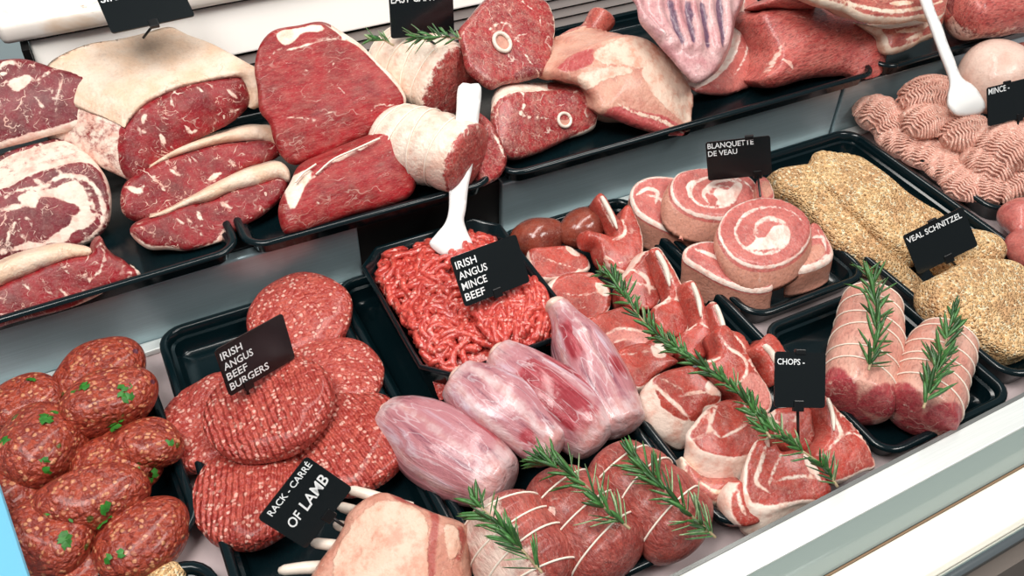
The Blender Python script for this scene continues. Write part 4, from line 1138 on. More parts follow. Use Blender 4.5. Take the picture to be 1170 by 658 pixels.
chop(v4([(760, 490), (785, 473, 2), (805, 510, 2), (825, 570, 2), (870, 588), (905, 620), (930, 680), (900, 740), (840, 730), (800, 690), (790, 600)]), v4([(850, 650)])[0], .044, 60, 10,
     'fatty rib chop with its bone leaning towards the rolled veal', seams=[(v4([(775, 490), (800, 560), (830, 640)]), 5), (v4([(840, 600), (880, 650), (890, 710)]), 4)], bone=[(v4([(778, 492), (802, 560), (812, 620)]), 6)])
chop(v5([(335, 118), (380, 90), (400, 60), (385, -5), (430, -30), (470, 20, 2), (505, 65, 2), (550, 140, 3), (592, 205, 3), (606, 260, 3), (590, 300, 3), (560, 312, 2), (510, 280), (475, 235), (430, 215), (380, 180)]), v5([(470, 180)])[0], .046, 62, 8,
     'large double eyed rib chop right of the garland, behind the small chops card', seams=[(v5([(400, 10), (430, 60), (490, 100), (500, 150), (470, 195)]), 4), (v5([(500, 90), (540, 150)]), 3), (v5([(400, 95), (340, 115)]), 4)], tones=[v5([(485, 190), (520, 155), (570, 175), (598, 240), (575, 290), (520, 260)])])
chop(v5([(0, 100), (35, 60), (90, 38), (145, 40), (200, 75), (250, 105), (215, 125), (160, 160), (125, 205, 3), (70, 212, 3), (20, 180, 2), (-15, 140)]), v5([(90, 130)])[0], .044, 62, -4,
     'chop with a knob of white bone, between the steep shank and the garland', fats=[v5([(145, 50), (175, 40), (205, 60), (200, 90), (160, 90)])], seams=[(v5([(30, 80), (100, 75), (150, 60)]), 2)])
# loin chops standing on their rind
chop(v5([(148, 178, 2), (190, 150), (245, 130), (300, 122), (345, 160), (388, 190), (412, 225), (400, 250), (350, 262), (330, 300), (290, 325), (240, 300), (190, 260), (158, 225, 2)]), v5([(280, 220)])[0], .044, 60, -14,
     'loin chop with a broad white rind facing the shanks', ext=(-.009, -.006, -.028), fats=[v5([(360, 180), (400, 200), (412, 235), (370, 235), (345, 205)])],
     seams=[(v5([(160, 195), (200, 235), (250, 280), (290, 320)]), 5), (v5([(240, 240), (320, 225), (370, 230)]), 3), (v5([(180, 170), (260, 215)]), 1.5)], sidefat=.003, sidebulge=.004)
chop(v5([(280, 385, 4), (312, 335, 3), (350, 290, 2), (392, 262), (440, 248), (485, 256), (520, 285), (545, 305), (575, 335), (588, 375, 3), (570, 425, 4), (520, 472, 5), (460, 490, 6), (390, 482, 6), (320, 450, 5)]), v5([(430, 380)])[0], .046, 64, 4,
     'plump loin chop with a thick white rind in the middle of the tray front', ext=(-.003, -.007, -.026), fats=[v5([(490, 270), (520, 275), (545, 310), (520, 330), (495, 310)])],
     seams=[(v5([(350, 300), (360, 350), (400, 395), (460, 370), (510, 340), (540, 345)]), 3), (v5([(390, 265), (370, 320), (350, 380), (310, 400)]), 4)], sidefat=.003, sidebulge=.003)
chop(v5([(262, 465, 2), (300, 500, 2), (350, 540), (420, 548), (470, 545), (480, 580), (430, 635, 2), (380, 645, 3), (310, 600, 3), (275, 540, 3)]), v5([(360, 590)])[0], .026, 58, -10,
     'flat strip of chop meat lying low beside the third roast', seams=[(v5([(320, 560), (390, 600), (440, 590)]), 4)], mat=M_belly)
chop(v5([(498, 530, 4), (510, 470, 3), (540, 410, 2), (570, 400), (590, 430), (620, 418), (640, 445), (700, 435), (735, 448), (765, 490), (800, 540), (828, 590), (790, 625), (720, 638, 3), (650, 655, 5), (580, 664, 5), (525, 650, 5), (500, 600, 4)]), v5([(650, 580)])[0], .037, 62, 2,
     'front loin chop nearest the rail with a white bone end and ragged flap', ext=(-.005, -.006, -.024), fats=[v5([(715, 455), (740, 452), (765, 495), (778, 535), (745, 530), (725, 495)]), v5([(540, 640), (580, 650), (560, 690), (530, 670)])],
     seams=[(v5([(600, 560), (660, 545), (730, 540), (800, 560)]), 4), (v5([(580, 420), (560, 500), (545, 560), (600, 600)]), 5), (v5([(640, 450), (600, 540), (590, 580)]), 3)], sidefat=.003)
chop(v5([(440, 640, 3), (455, 590, 2), (490, 560), (510, 600), (520, 660), (560, 710), (500, 730), (455, 700, 3)]), v5([(490, 650)])[0], .034, 56, -6,
     'edge of a chop showing under the front loin chop', seams=[(v5([(470, 590), (480, 640), (500, 690)]), 5)])
chop(v5([(608, 305, 2), (630, 282), (700, 280), (770, 284), (795, 300, 2), (798, 360, 3), (790, 410, 3), (750, 450, 3), (700, 440), (650, 430), (620, 400)]), v5([(700, 360)])[0], .040, 60, 6,
     'chop eye behind the pin of the small chops card', seams=[(v5([(620, 340), (680, 330), (690, 300)]), 2), (v5([(680, 320), (700, 380), (690, 430)]), 2)])
chop(v5([(796, 236), (815, 240, 2), (850, 280, 3), (905, 340, 4), (955, 405, 4), (985, 470, 4), (990, 510, 3), (945, 524, 3), (880, 552, 2), (825, 548), (790, 500), (760, 455), (800, 410), (815, 370), (800, 310)]), v5([(880, 480)])[0], .038, 62, 8,
     'rib chop at the front right corner of the tray, touching the rail', seams=[(v5([(805, 260), (840, 340), (850, 390), (810, 440)]), 4), (v5([(850, 390), (900, 380), (945, 410)]), 3), (v5([(830, 270), (870, 340)]), 2)], bone=[(v5([(802, 250), (820, 310), (825, 370)]), 5)])
chop(v5([(535, 62), (560, 30), (592, 0), (625, 20), (655, 70), (650, 110), (620, 190), (600, 170), (575, 110)]), v5([(600, 100)])[0], .046, 58, 10,
     'rib chop end with a pale bone leaning on the chops card', seams=[(v5([(560, 50), (600, 90), (625, 150)]), 6)], bone=[(v5([(565, 50), (595, 85), (615, 130)]), 8)])
chop(v4([(600, 610), (545, 615), (520, 650), (560, 690), (640, 680), (650, 640)]), v4([(580, 650)])[0], .040, 62, 4, 'small chop under the middle of the garland', fats=[v4([(545, 640), (580, 640), (590, 670), (555, 680)])])

# ------------------------------------------------------------------ rolled veal slices (blanquette)
def veal(ol, base, z, phi, az, ext, label, swirl=None, seams=(), fats=(), tones=(), **k):
    pl = Plane(*base, z, phi, az)
    sm = list(seams)
    if swirl:
        (cx, cy), rx, ry, t0, t1, wd = swirl
        tt = np.linspace(t0, t1, 26)
        pts = [(cx+rx*(t-.0)/t1*math.cos(t), cy+ry*(t-.0)/t1*math.sin(t)) for t in tt]
        sm.append((v6(pts), wd))
    o = cut('veal_roll_slice', M_veal, ol, pl, ext=ext, seams=sm, fats=fats, tones=tones, res=.0026, r=.0016, bulge=.0006, lump=.0010, sidetone=.004, **k)
    return tag(o, label, 'meat slice')
veal(v6([(66, 240, 3), (78, 205, 3), (105, 182, 3), (150, 167, 3), (200, 167, 3), (245, 178, 3), (270, 230), (300, 320), (380, 380, 2), (385, 408, 3), (330, 410, 3), (270, 395, 4), (200, 365, 4), (130, 330, 4), (85, 295, 4)]), v6([(180, 300)])[0], .044, 66, -10, (-.004, -.004, -.032),
     'veal slice at the back left of the stack, its long rind curving to the front', seams=[(v6([(90, 240), (130, 215), (170, 230), (160, 270)]), 5), (v6([(130, 240), (180, 255), (230, 330)]), 4)], sidefat=-.004)
veal(v6([(225, 230, 1.6), (225, 190, 1.6), (250, 155, 1.6), (300, 140, 1.6), (370, 136, 1.6), (450, 140, 1.6), (510, 165, 1.6), (545, 205, 1.6), (552, 250, 1.6), (520, 290, 1.6), (460, 318, 1.6), (390, 325, 1.6), (310, 310, 1.6), (250, 275, 1.6)]), v6([(390, 240)])[0], .060, 66, -8, (-.014, -.007, -.022),
     'round rolled veal slice under the spiked card, with a white spiral of fat', fats=[v6([(375, 240), (395, 215), (430, 222), (470, 190), (488, 205), (470, 245), (430, 280), (385, 275), (395, 255)])], seams=[(v6([(360, 270), (340, 235), (380, 195), (440, 185), (480, 200)]), 5), (v6([(290, 250), (285, 205), (310, 185)]), 5), (v6([(531, 254), (529, 227), (511, 202), (480, 183), (441, 171), (400, 168), (360, 174), (326, 186), (303, 204), (293, 225), (295, 245), (308, 264), (331, 278), (360, 286), (390, 288), (418, 284), (441, 275), (457, 262), (464, 248), (462, 234), (452, 222), (437, 213), (418, 209), (399, 208), (382, 211), (370, 217), (362, 225), (360, 232), (362, 240), (369, 245)]), 3.)], sidebulge=.002, sidefat=-.004)
veal(v6([(265, 470, 3), (275, 440, 3), (310, 420, 3), (370, 412, 2), (430, 430), (480, 520), (560, 560), (605, 562, 3), (602, 590, 4), (550, 600, 4), (480, 590, 4), (400, 560, 4), (330, 520, 4), (285, 492, 4)]), v6([(420, 520)])[0], .044, 66, -4, (0, -.004, -.034),
     'veal slice at the front left of the stack, with the top roll resting on it', seams=[(v6([(310, 445), (380, 470), (470, 520)]), 5), (v6([(400, 460), (460, 530), (560, 575)]), 3)], sidefat=-.004)
veal(v6([(690, 500), (720, 440), (745, 350), (775, 345), (800, 380, 2), (828, 430, 4), (832, 470, 5), (800, 500, 6), (745, 520, 6), (680, 530, 4), (660, 520)]), v6([(750, 450)])[0], .040, 64, 8, (.002, -.002, -.030),
     'veal slice at the right of the stack, red eye and white edge showing', seams=[(v6([(740, 400), (790, 400), (800, 450)]), 4), (v6([(770, 370), (790, 420)]), 2), (v6([(690, 510), (760, 500), (810, 460)]), 4)], tones=[v6([(735, 440), (780, 425), (795, 460), (750, 495), (715, 500)])], sidefat=-.004)
veal(v6([(545, 185), (575, 170), (600, 200, 2), (612, 245, 2), (590, 262), (555, 262)]), v6([(580, 215)])[0], .066, 66, 8, (0, 0, -.03), 'veal slice behind the card, next to the schnitzels', tones=[v6([(560, 195), (585, 190), (600, 230), (570, 250)])])
veal(v6([(402, 380, 1.6), (410, 335, 1.6), (445, 290, 1.6), (500, 260, 1.6), (565, 248, 1.6), (640, 256, 1.6), (700, 285, 1.6), (738, 325, 1.6), (748, 375, 1.6), (730, 425, 1.6), (690, 470, 1.6), (625, 500, 1.6), (560, 508, 1.6), (490, 490, 1.6), (435, 445, 1.6)]), v6([(580, 380)])[0], .064, 64, 2, (-.004, -.009, -.022),
     'topmost rolled veal slice with a pale spiral at its centre', fats=[v6([(490, 440), (520, 425), (545, 400), (580, 395), (600, 360), (645, 355), (668, 380), (655, 415), (610, 440), (550, 445)])], seams=[(v6([(545, 385), (540, 350), (590, 325), (650, 345)]), 4), (v6([(470, 360), (490, 320), (540, 295)]), 3), (v6([(720, 353), (692, 319), (651, 296), (602, 286), (554, 289), (511, 305), (481, 331), (465, 362), (466, 394), (481, 423), (509, 444), (544, 457), (581, 459), (615, 451), (641, 435), (658, 414), (662, 391), (655, 369), (639, 352), (617, 340), (592, 336), (569, 339), (550, 348), (537, 360), (532, 374), (534, 388), (542, 399), (554, 406), (567, 409), (580, 407)]), 3.2), (v6([(580, 390), (610, 410), (640, 390)]), 2)], sidebulge=.002, sidefat=-.004)

# ------------------------------------------------------------------ schnitzels
def schnitzel(ol, base, z, phi, az, thick, label):
    pl = Plane(*base, z, phi, az)
    o = cut('schnitzel', M_crumb, ol, pl, ext=tuple(-pl.n*thick), res=.0026, r=.006, bulge=.006, lump=.0030, lumpf=60.)
    return tag(o, label, 'schnitzel')
schnitzel(v7([(55, 105), (120, 90), (190, 85), (230, 120), (300, 200), (380, 290), (470, 380), (560, 470), (640, 560), (650, 640), (590, 650), (500, 540), (400, 470), (300, 400), (230, 330), (150, 240), (60, 190), (40, 140)]), v7([(330, 350)])[0], .034, 70, -10, .02, 'long schnitzel at the left of the tray, beside the rolled veal')
schnitzel(v7([(190, 65), (215, 30), (290, 35), (370, 50), (430, 90), (500, 150), (560, 195), (615, 230), (680, 265), (700, 300), (640, 380), (560, 420), (470, 380), (380, 310), (290, 230), (220, 160), (180, 110)]), v7([(430, 230)])[0], .050, 74, -4, .022, 'thick schnitzel at the back of the tray, overlapping the long one')
schnitzel(v7([(640, 520), (700, 480), (780, 440), (860, 440), (960, 450), (1050, 520), (1100, 620), (1080, 760), (960, 800), (830, 740), (720, 680), (650, 600)]), v7([(840, 600)])[0], .042, 74, 0, .024, 'schnitzel at the front of the tray, below the spiked card')
schnitzel(v7([(700, 330), (790, 330), (870, 350), (915, 385), (930, 425), (900, 455), (820, 460), (740, 470), (690, 420)]), v7([(820, 400)])[0], .050, 72, 6, .02, 'small schnitzel behind the card at the right of the tray')
# ------------------------------------------------------------------ veal roasts
VR = []
def vroast(a, b_, za, zb, radii, label, ts, seed):
    o = loft('veal_roast', M_vroast, G(*a, za), G(*b_, zb), radii, sq=.92, lump=.002, lumpf=40., pinch=ts, pd=.035, seed=seed, nr=60, na=56, capround=(.6, .25),
             tonef=lambda V, t, an: (t-.925)*.06+.004*np.sin(an*3), fatf=lambda V, t, an: .003*np.sin(an*2+t*9)-.004)
    tag(o, label, 'roast')
    strings(o, ts, M_string, rad=.0007)
    VR.append(o)
    return o
vroast((1000, 336), (978, 464), .034, .033, [.025, .028, .0300, .0300, .028], 'string tied veal roast with rosemary, left of the pair beside the chops', (.10, .24, .38, .52, .66, .80), 41)
vroast((1085, 378), (1051, 479), .034, .032, [.026, .029, .0302, .030, .027], 'string tied veal roast with rosemary, right of the pair by the front rail', (.10, .24, .38, .52, .66, .80), 42)

# ------------------------------------------------------------------ pink mince: folded bundles of fine strands
b = Bag()
r4 = random.Random(9)
def mound(c, rx, ry, rz, ang, wave=.0016, wl=.013, step=.0026, rad=.00128, arc=(-.95, .95)):
    """a fold of mince: wavy strands laid side by side over a rounded heap"""
    c = np.asarray(c, float); ca, sa = math.cos(ang), math.sin(ang)
    nu, nv = 18, 24
    V = []; Fq = []
    for i in range(nu):
        for j in range(nv):
            t, p = PI*i/(nu-1)-PI/2, 2*PI*j/nv
            x, y, z = (rx-.0026)*math.cos(t)*math.cos(p), (ry-.0026)*math.cos(t)*math.sin(p), (rz-.0026)*math.sin(t)
            V.append(c+np.array([x*ca-y*sa, x*sa+y*ca, z]))
    for i in range(nu-1):
        for j in range(nv):
            Fq.append([i*nv+j, i*nv+(j+1) % nv, (i+1)*nv+(j+1) % nv, (i+1)*nv+j])
    b.add(V, Fq)
    k = int(2*rx/step)
    for i in range(k):
        x0 = -rx+2*rx*(i+.5)/k
        s = math.sqrt(max(.02, 1-(x0/rx)**2))
        m = 56; ph = .32*i+r4.uniform(-.3, .3); am = wave*r4.uniform(.7, 1.3); pts = []
        for q in range(m):
            f = (q/(m-1)*2-1)*PI/2*.98
            y, z = ry*s*math.sin(f), rz*s*math.cos(f)
            w = am*math.sin(2*PI*y/wl*1.0+ph)+.002*math.sin(y*60+i*.2)
            xx = x0+w
            pts.append(c+np.array([xx*ca-y*sa, xx*sa+y*ca, z+r4.uniform(-.0002, .0002)]))
        b.tube(np.array(pts), rad*r4.uniform(.9, 1.1), 6)
def w4z(x, y, z): return G(*w4([(x, y)])[0], z)
for (x, y, z, rx, ry, rz, a) in ((480, 392, .032, .028, .026, .020, .5), (540, 432, .026, .030, .030, .018, .1), (670, 350, .048, .040, .032, .030, -.3), (650, 420, .040, .036, .026, .022, .2), (570, 480, .020, .034, .030, .018, 1.0), (650, 520, .018, .034, .036, .016, .7), (740, 570, .018, .036, .034, .016, 1.1), (800, 620, .018, .04, .03, .016, .3),
                               (790, 470, .040, .032, .030, .024, -.2), (920, 510, .042, .042, .038, .028, .4), (870, 560, .032, .036, .03, .022, .6), (850, 620, .020, .040, .030, .018, .9), (960, 610, .022, .040, .030, .020, .2), (1040, 490, .044, .036, .035, .028, 0.), (740, 420, .026, .034, .03, .024, .6)):
    mound(w4z(x, y, z), rx, ry, rz, a)
o = b.build('pink_mince', M_mincep)
tag(o, 'folded heaps of pale pink mince strands in the black tray at the right', 'mince', kind='stuff')
o = blob('pale_joint', M_palefat, w4z(880, 265, .066), .047, .040, .040, 20, (0, 0), lump=.003, lumpf=30., pw=2.3)
tag(o, 'smooth pale rounded joint behind the pink mince, by the card at the right edge', 'joint')
o = blob('dark_meat_piece', M_lamb, w4z(985, 200, .060), .02, .02, .018, 0, lump=.002)
tag(o, 'scrap of red meat at the right edge, just above the mince card', 'meat piece')
# pale cut meat at the right edge
for (x, y, z, rx, ry, rz, rot, lab) in ((1172, 252, .030, .030, .022, .017, 30, 'pale pink meat strip at the right edge, in the tray below the pink mince'), (1185, 285, .028, .03, .03, .02, -20, 'second pink meat piece in the right edge tray, nearly out of frame')):
    o = blob('meat_strip', M_veal, G(x, y, z), rx, ry, rz, rot, lump=.003, lumpf=60.)
    tag(o, lab, 'meat piece')
# ------------------------------------------------------------------ spoons
def spoon(ol, pl, label, bowl):
    o = cut('serving_spoon', M_spoon, ol, pl, thick=.003, res=.003, r=.0012, lump=0., seed=1, hfun=None, spline=True)
    return tag(o, label, 'spoon')
pl = Plane(515, 275, .060, 40, -4)
o = cut('serving_spoon', M_spoon, [(526, 98), (538, 96), (550, 99), (547, 140), (542, 180), (536, 215), (532, 240), (530, 252), (534, 264), (541, 280), (530, 290), (514, 293), (500, 288), (491, 278), (500, 266), (509, 255), (513, 240), (515, 210), (518, 170), (522, 130)], pl, thick=.0035, res=.0035, r=.0014, lump=0., seed=1)
tag(o, 'white plastic spatula standing in the bright red beef mince', 'spatula')
pl = Plane(1102, 118, .075, 44, -6)
o = cut('serving_spoon', M_spoon, w4([(620, -60), (645, -70), (665, -30), (690, 40), (715, 100), (740, 170), (765, 235), (785, 268), (815, 290), (845, 325), (860, 360), (845, 388), (800, 394), (760, 388), (735, 360), (735, 325), (742, 290), (736, 255), (715, 200), (690, 130), (660, 50), (640, -10)]), pl, thick=.0035, res=.0035, r=.0014, lump=0., seed=1)
tag(o, 'white plastic spatula standing in the pale pink mince', 'spatula')

# ------------------------------------------------------------------ rosemary
def sprig(path, label, count=70, ln=.019, wd=.0014, seed=1, group=None, sr=.0009, spread=(.5, .95), taper=True):
    r = random.Random(seed)
    P = open_spline(np.asarray(path), 60)
    c = P.mean(0); M = Matrix.Translation(Vector(c))
    e = empty('rosemary_sprig', M=M)
    b = Bag(); b.tube(P-c, np.linspace(sr*1.25, sr*.5, 60), 6); b.build('stem', M_stem, None, e)
    up0 = np.array([0, -.35, 1.]); V = []; Fq = []; mi = []
    T = np.gradient(P, axis=0); T /= np.linalg.norm(T, axis=1)[:, None]
    for k in range(int(count*.8)):
        s = r.uniform(.03, 1.)
        i = min(59, int(s*59)); p = P[i]-c; t = T[i]
        up = up0-t*(up0@t); up /= np.linalg.norm(up); sd = np.cross(t, up)
        a = r.uniform(-1.9, 1.9)
        rad = sd*math.sin(a)+up*math.cos(a)
        f = r.uniform(*spread)
        d = t*math.cos(f)+rad*math.sin(f); d /= np.linalg.norm(d)
        L = ln*1.12*r.uniform(.6, 1.15)*(1-.35*max(0, s-.8)/.2)
        w = np.cross(d, rad); w /= np.linalg.norm(w)+1e-9
        nn = np.cross(w, d)
        tw = r.uniform(-.5, .5); w, nn = w*math.cos(tw)+nn*math.sin(tw), nn*math.cos(tw)-w*math.sin(tw)
        bend = -up*r.uniform(-.1, .28)*L+0
        n0 = len(V); wdk = wd*r.uniform(.85, 1.2)
        prof = [(0, .35), (.15, .8), (.5, 1.), (.8, .8), (1., .1)]
        for (u, q) in prof:
            cc = p+d*L*u+bend*u*u
            V += [cc+w*wdk*q, cc+nn*wdk*.45*q, cc-w*wdk*q, cc-nn*wdk*.25]
        for j in range(4):
            o0 = n0+j*4
            for x in range(4):
                Fq.append([o0+x, o0+(x+1) % 4, o0+4+(x+1) % 4, o0+4+x]); mi.append(2 if x >= 2 else (0 if (k % 3) else 1))
        Fq.append([n0+16, n0+17, n0+18, n0+19]); mi.append(0)
    make('needles', np.array(V), Fq, [M_leaf, M_leafd, M_leafl], None, e, midx=mi)
    return tag(e, label, 'rosemary', group)
def onroast(o, pts, lift=.003):
    return [surf_point(o, t, a, lift) for t, a in pts]
h = PI/2
def path_px(pts, zs): return [G(p[0], p[1], z) for p, z in zip(pts, zs)]
sprig(path_px(v3([(655, 645), (590, 570), (500, 470), (385, 360)]), [.064, .071, .074, .070]), 'rosemary sprig tied on the roast nearest the rack of lamb', 64, .018, seed=3)
sprig(path_px(v3([(985, 480), (900, 410), (800, 300), (640, 215)]), [.062, .070, .071, .062]), 'rosemary sprig tied along the middle roast by the rail', 90, .021, seed=4)
sprig(path_px(W(640, 480, 3.69, [(655, 495), (540, 390), (420, 270), (300, 150)]), [.052, .066, .069, .062]), 'rosemary sprig tied on the roast beside the lamb chops', 84, .021, seed=5)
sprig(path_px(v8([(225, 225), (240, 160), (240, 90), (222, 15)]), [.066, .070, .071, .070]), 'rosemary sprig tied on the veal roast beside the chops', 80, .021, seed=6)
sprig(path_px(v8([(340, 305), (365, 235), (385, 175), (402, 105)]), [.062, .067, .069, .068]), 'rosemary sprig tied on the veal roast by the front rail', 80, .020, seed=7)
sprig(path_px(v4([(820, 690), (640, 590), (545, 545), (460, 460), (370, 385)])[0:0]+[(790, 415), (745, 377), (718, 345), (700, 318), (685, 312)], [.072, .072, .072, .070, .068]), 'upper sprig of the rosemary garland over the lamb chops, nearest the kidneys', 90, .016, seed=8)
sprig(path_px([(880, 500), (850, 455), (820, 430), (785, 405), (755, 385)], [.078, .078, .077, .074, .072]), 'middle sprig of the rosemary garland, crossing between the loin chops', 110, .015, seed=9)
sprig(path_px([(957, 556), (940, 532), (912, 512), (885, 492), (865, 470)], [.056, .064, .07, .076, .078]), 'lower sprig of the rosemary garland ending at the front rail', 90, .015, seed=10)
sprig(path_px([(527, 44), (508, 42), (490, 42), (470, 44)], [.185, .182, .18, .178]), 'sprig of rosemary on the rolled lamb under the upright card', 40, .016, seed=11)
sprig(path_px([(450, 52), (438, 46), (424, 44)], [.165, .17, .172]), 'tuft of rosemary behind the rolled lamb, left of the upright card', 22, .014, seed=12)

# ------------------------------------------------------------------ price cards
def solve_card(c4, base, z, aspect):
    best = None
    for phi in range(0, 86, 4):
        for az in range(-72, 73, 6):
            pl = Plane(base[0], base[1], z, phi, az)
            q = [pl.uv(*p) for p in c4]
            e1, e2 = q[1]-q[0], q[2]-q[0]
            a, b2 = np.linalg.norm(e1), np.linalg.norm(e2)
            if a > .2 or b2 > .2: continue
            cs = abs(e1@e2)/(a*b2); ar = math.log((a/b2)/aspect)
            s = cs*1.6+abs(ar)+.0007*abs(az)+.0004*abs(phi-35)
            if best is None or s < best[0]: best = (s, pl, q, a, b2)
    return best
def card(c4, z, lines, label, size=.17, pin=None, aspect=1.5, base=None, hand=(), clip=True, indent=.04, ypos=.10, lead=1.42, topclip=None, fixed=None, wide=1.):
    """c4: photographed corners top-left, top-right, bottom-left"""
    base = base or ((c4[1][0]+c4[2][0])/2, (c4[1][1]+c4[2][1])/2)
    if fixed:
        pl = Plane(base[0], base[1], z, *fixed); q = [pl.uv(*p) for p in c4]
        a, b2 = np.linalg.norm(q[1]-q[0]), np.linalg.norm(q[2]-q[0])
    else: _, pl, q, a, b2 = solve_card(c4, base, z, aspect)
    e1 = (q[1]-q[0])/a
    e2 = np.array([e1[1], -e1[0]])
    if e2@(q[2]-q[0]) < 0: e2 = -e2
    O = pl.O+pl.u*q[0][0]+pl.v*q[0][1]
    xw = pl.u*e1[0]+pl.v*e1[1]; yw = -(pl.u*e2[0]+pl.v*e2[1]); zw = np.cross(xw, yw)
    M = Matrix([[xw[i], yw[i], zw[i], O[i]] for i in range(3)]+[[0, 0, 0, 1]])
    e = empty('price_card', M=M)
    tag(e, label, 'price card')
    pr = rrect(a, b2, .0025, 5)+np.array([a/2, -b2/2])
    n = len(pr); t = .0006
    V = [(x, y, t) for x, y in pr]+[(x, y, -t) for x, y in pr]
    cd = make('card', V, [list(range(n)), list(range(n, 2*n))[::-1]]+[[i, n+i, n+(i+1) % n, (i+1) % n] for i in range(n)], M_card, None, e, smooth=False)
    def text(body, x, y, h_, w_, rot=0., bold=0., name='lettering', shear=0.):
        """capitals h_ tall, the line w_ wide, its baseline starting at (x, y)"""
        c = bpy.data.curves.new(name, 'FONT'); c.body = body; c.size = .01; c.extrude = .0; c.offset = bold; c.shear = shear; c.resolution_u = 3
        t_ = bpy.data.objects.new(name, c); COL.objects.link(t_)
        me = bpy.data.meshes.new_from_object(t_); bpy.data.objects.remove(t_)
        co_ = np.array([v.co[:] for v in me.vertices])
        sy = h_/.0073; sx = w_/max(np.ptp(co_[:, 0]), 1e-6)
        co_[:, 0] = (co_[:, 0]-co_[:, 0].min())*sx; co_[:, 1] *= sy
        cr, sr_ = math.cos(rot), math.sin(rot)
        q_ = np.c_[co_[:, 0]*cr-co_[:, 1]*sr_+x, co_[:, 0]*sr_+co_[:, 1]*cr+y, np.full(len(co_), t+.00025)]
        me.vertices.foreach_set('co', q_.ravel()); me.materials.clear(); me.materials.append(M_text); me.name = name; me.update()
        o = bpy.data.objects.new(name, me); COL.objects.link(o); o.parent = cd
    ch = size*b2*.92
    y = -ypos*b2-ch
    CW = {'I': .38, 'L': .78, 'E': .9, 'F': .82, 'J': .7, ' ': .42, '-': .5, 'M': 1.2, 'W': 1.4, 'Q': 1.12, 'O': 1.12, 'G': 1.1, 'N': 1.05, 'U': 1.02}
    for ln in lines:
        text(ln, indent*a, y, ch, ch*.80*wide*sum(CW.get(q_, 1.) for q_ in ln), bold=.00012); y -= ch*lead
    for (body, fx_, fy_, s, rt, bd) in hand: text(body, fx_*a, -fy_*b2, s*b2*.7, s*b2*.50*len(body), rt, bd*.018, 'handwriting', .15)
    if pin is not None:
        (px, py, pz), (bx, by) = pin
        w0 = M.inverted()@Vector(G(px, py, pz))
        w0 = np.array(w0); top = np.array([bx*a, -by*b2, -.0012])
        b = Bag(); b.tube(np.array([top, (top+w0)/2, w0]), .0011, 8); b.build('pin', M_clip, None, e)
        b = Bag(); b.box(bx*a-.004, bx*a+.004, -by*b2-.004, -by*b2+.004, -.0022, .0014)
        o = b.build('clip', M_clip, None, e, smooth=False); bevel(o, .0006)
        if topclip: 
            b = Bag(); b.box(topclip*a-.004, topclip*a+.004, -.002, .002, -.0022, .0014); o = b.build('clip', M_clip, None, e, smooth=False); bevel(o, .0006)
    return e
card(w7([(213, 297), (468, 157), (268, 472)]), .085, ['IRISH', 'ANGUS', 'BEEF', 'BURGERS'], 'tilted black price card reading IRISH ANGUS BEEF BURGERS, spiked into the top patty', .165, pin=(w7([(340, 478)])[0]+(.052,), (.28, .98)), lead=1.42)
card(w8([(560, 205), (740, 312), (378, 443)])[0:0]+w8([(376, 442), (560, 207), (556, 556)]), .075, ['RACK - CARRÉ'], 'black price card with RACK - CARRÉ printed and OF LAMB handwritten, leaning by the rib bones', .13, pin=(w8([(735, 492)])[0]+(.045,), (.52, .97)), indent=.12, ypos=.05,
     hand=(('OF', .14, .60, .26, .02, .008), ('LAMB', .42, .60, .30, .05, .009)), aspect=1.15)
card(v1([(440, 312), (688, 222), (500, 495)]), .085, ['IRISH', 'ANGUS', 'MINCE', 'BEEF'], 'black price card reading IRISH ANGUS MINCE BEEF, in the dish of beef mince', .165, pin=(v1([(640, 440)])[0]+(.055,), (.5, .97)), lead=1.42)
card(v6([(348, 42), (592, 15), (362, 185)]), .100, ['BLANQUETTE', 'DE VEAU'], 'black price card reading BLANQUETTE DE VEAU, above the rolled veal slices', .15, pin=(v6([(555, 245)])[0]+(.080,), (.78, .97)), topclip=.68, indent=.03, ypos=.03)
card(v7([(530, 360), (756, 250), (590, 505)]), .070, ['VEAL SCHNITZEL'], 'black price card reading VEAL SCHNITZEL, spiked into the breaded cutlets', .15, pin=(v7([(730, 470)])[0]+(.050,), (.52, .97)), indent=.03, ypos=.08, topclip=.5)
card(v5([(610, 70), (800, 76), (608, 280)]), .095, ['CHOPS -'], 'small dark glossy price card reading CHOPS on a thin pin over the lamb chops', .12, pin=(v5([(698, 412)])[0]+(.045,), (.48, .97)), aspect=1.0, ypos=.12, topclip=.5)
card(W(840, 0, 2.991, [(860, 300), (1015, 262), (866, 432)]), .090, ['MINCE -'], 'black price card reading MINCE, cut off by the right edge of the photo', .17, pin=((1160, 170, .06), (.7, .97)), aspect=1.5, indent=.02, ypos=.03, topclip=.45)
card(w1([(350, -35), (660, -95), (420, 127)]), .222, ['SIRLOIN'], 'tilted black price card reading SIRLOIN, spiked into the large fat capped joint', .18, pin=(w1([(538, 143)])[0]+(.200,), (.50, .97)), indent=.03, ypos=.15)
card(W(400, 0, 7.3125, [(322, -60), (855, -100), (405, 310)]), .178, ['EAST CANT'], 'upright black price card over the rolled lamb joint, its top line cut by the frame', .20, pin=((497, 50, .165), (.45, .97)), indent=.02, ypos=.05, fixed=(16, 14))
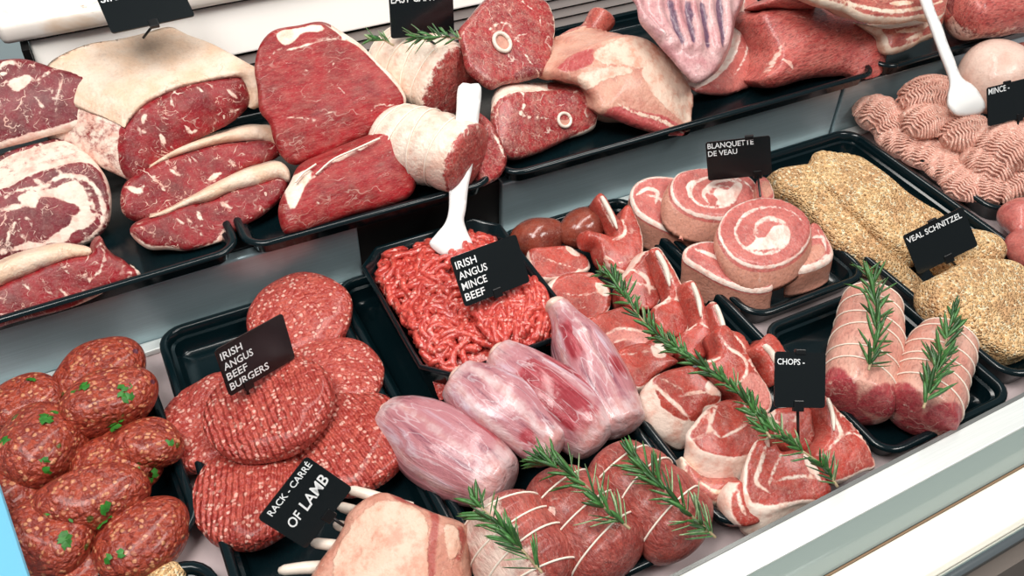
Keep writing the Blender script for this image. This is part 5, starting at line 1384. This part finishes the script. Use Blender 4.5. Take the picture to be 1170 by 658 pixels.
# ------------------------------------------------------------------ camera and light
cam = bpy.data.cameras.new('camera'); co = bpy.data.objects.new('camera', cam); COL.objects.link(co)
co.matrix_world = Matrix([[ROT[i, 0], -ROT[i, 1], -ROT[i, 2], EYE[i]] for i in range(3)]+[[0, 0, 0, 1]])
cam.sensor_width = 36.; cam.lens = 36.*F/1170.; cam.clip_start = .02
S.camera = co
def area(name, loc, target, sx, sy, power, col=(1, 1, 1)):
    l = bpy.data.lights.new(name, 'AREA'); l.shape = 'RECTANGLE'; l.size = sx; l.size_y = sy; l.energy = power; l.color = col
    o = bpy.data.objects.new(name, l); COL.objects.link(o)
    d = Vector(target)-Vector(loc)
    o.matrix_world = Matrix.Translation(Vector(loc))@d.to_track_quat('-Z', 'Y').to_matrix().to_4x4()
    return o
area('canopy_lamp', (.30, .62, 1.25), (.35, .55, 0), 2.2, .16, 15.5, (1, .955, .90))
area('ceiling_lamp', (-.6, .2, 1.9), (.3, .6, 0), 1.2, .5, 20., (1, .975, .95))
area('ceiling_lamp_front', (1.2, -.5, 1.9), (.5, .5, 0), 1.2, .4, 24., (1, .97, .93))
w = bpy.data.worlds.new('shop_light'); S.world = w; w.use_nodes = True
w.node_tree.nodes['Background'].inputs[0].default_value = (.86, .94, 1, 1)
w.node_tree.nodes['Background'].inputs[1].default_value = .20
S.view_settings.view_transform = 'Standard'; S.view_settings.look = 'None'
S.view_settings.gamma = 1; S.view_settings.exposure = 0; S.view_settings.use_curve_mapping = False

GROUPS = {'burger_patty': 'burger patties in the burger tray', 'meatball': 'seasoned meatballs in their tray', 'lamb_chop': 'lamb chops in the chops tray', 'lamb_kidney': 'kidneys in the chops tray',
          'lamb_shank': 'lamb shanks in a row', 'lamb_roast': 'tied lamb roasts with rosemary', 'veal_roast': 'tied veal roasts with rosemary', 'veal_roll_slice': 'stacked rolled veal slices', 'schnitzel': 'breaded schnitzels',
          'price_card': 'black price cards', 'rosemary_sprig': 'rosemary sprigs', 'display_tray': 'black display trays', 'ribeye_steak': 'ribeye steaks', 'sirloin_steak': 'sirloin steaks', 'topside_joint': 'topside joints',
          'lamb_leg_slice': 'lamb leg slices', 'rolled_lamb_joint': 'rolled lamb joints', 'belly_slice': 'belly slices', 'serving_spoon': 'white plastic spatulas', 'pork_loin': 'loin pieces', 'meat_strip': 'pale meat pieces at the right edge'}
for o in S.objects:
    k = o.name.split('.')[0]
    if o.parent is None and k in GROUPS: o['group'] = GROUPS[k]
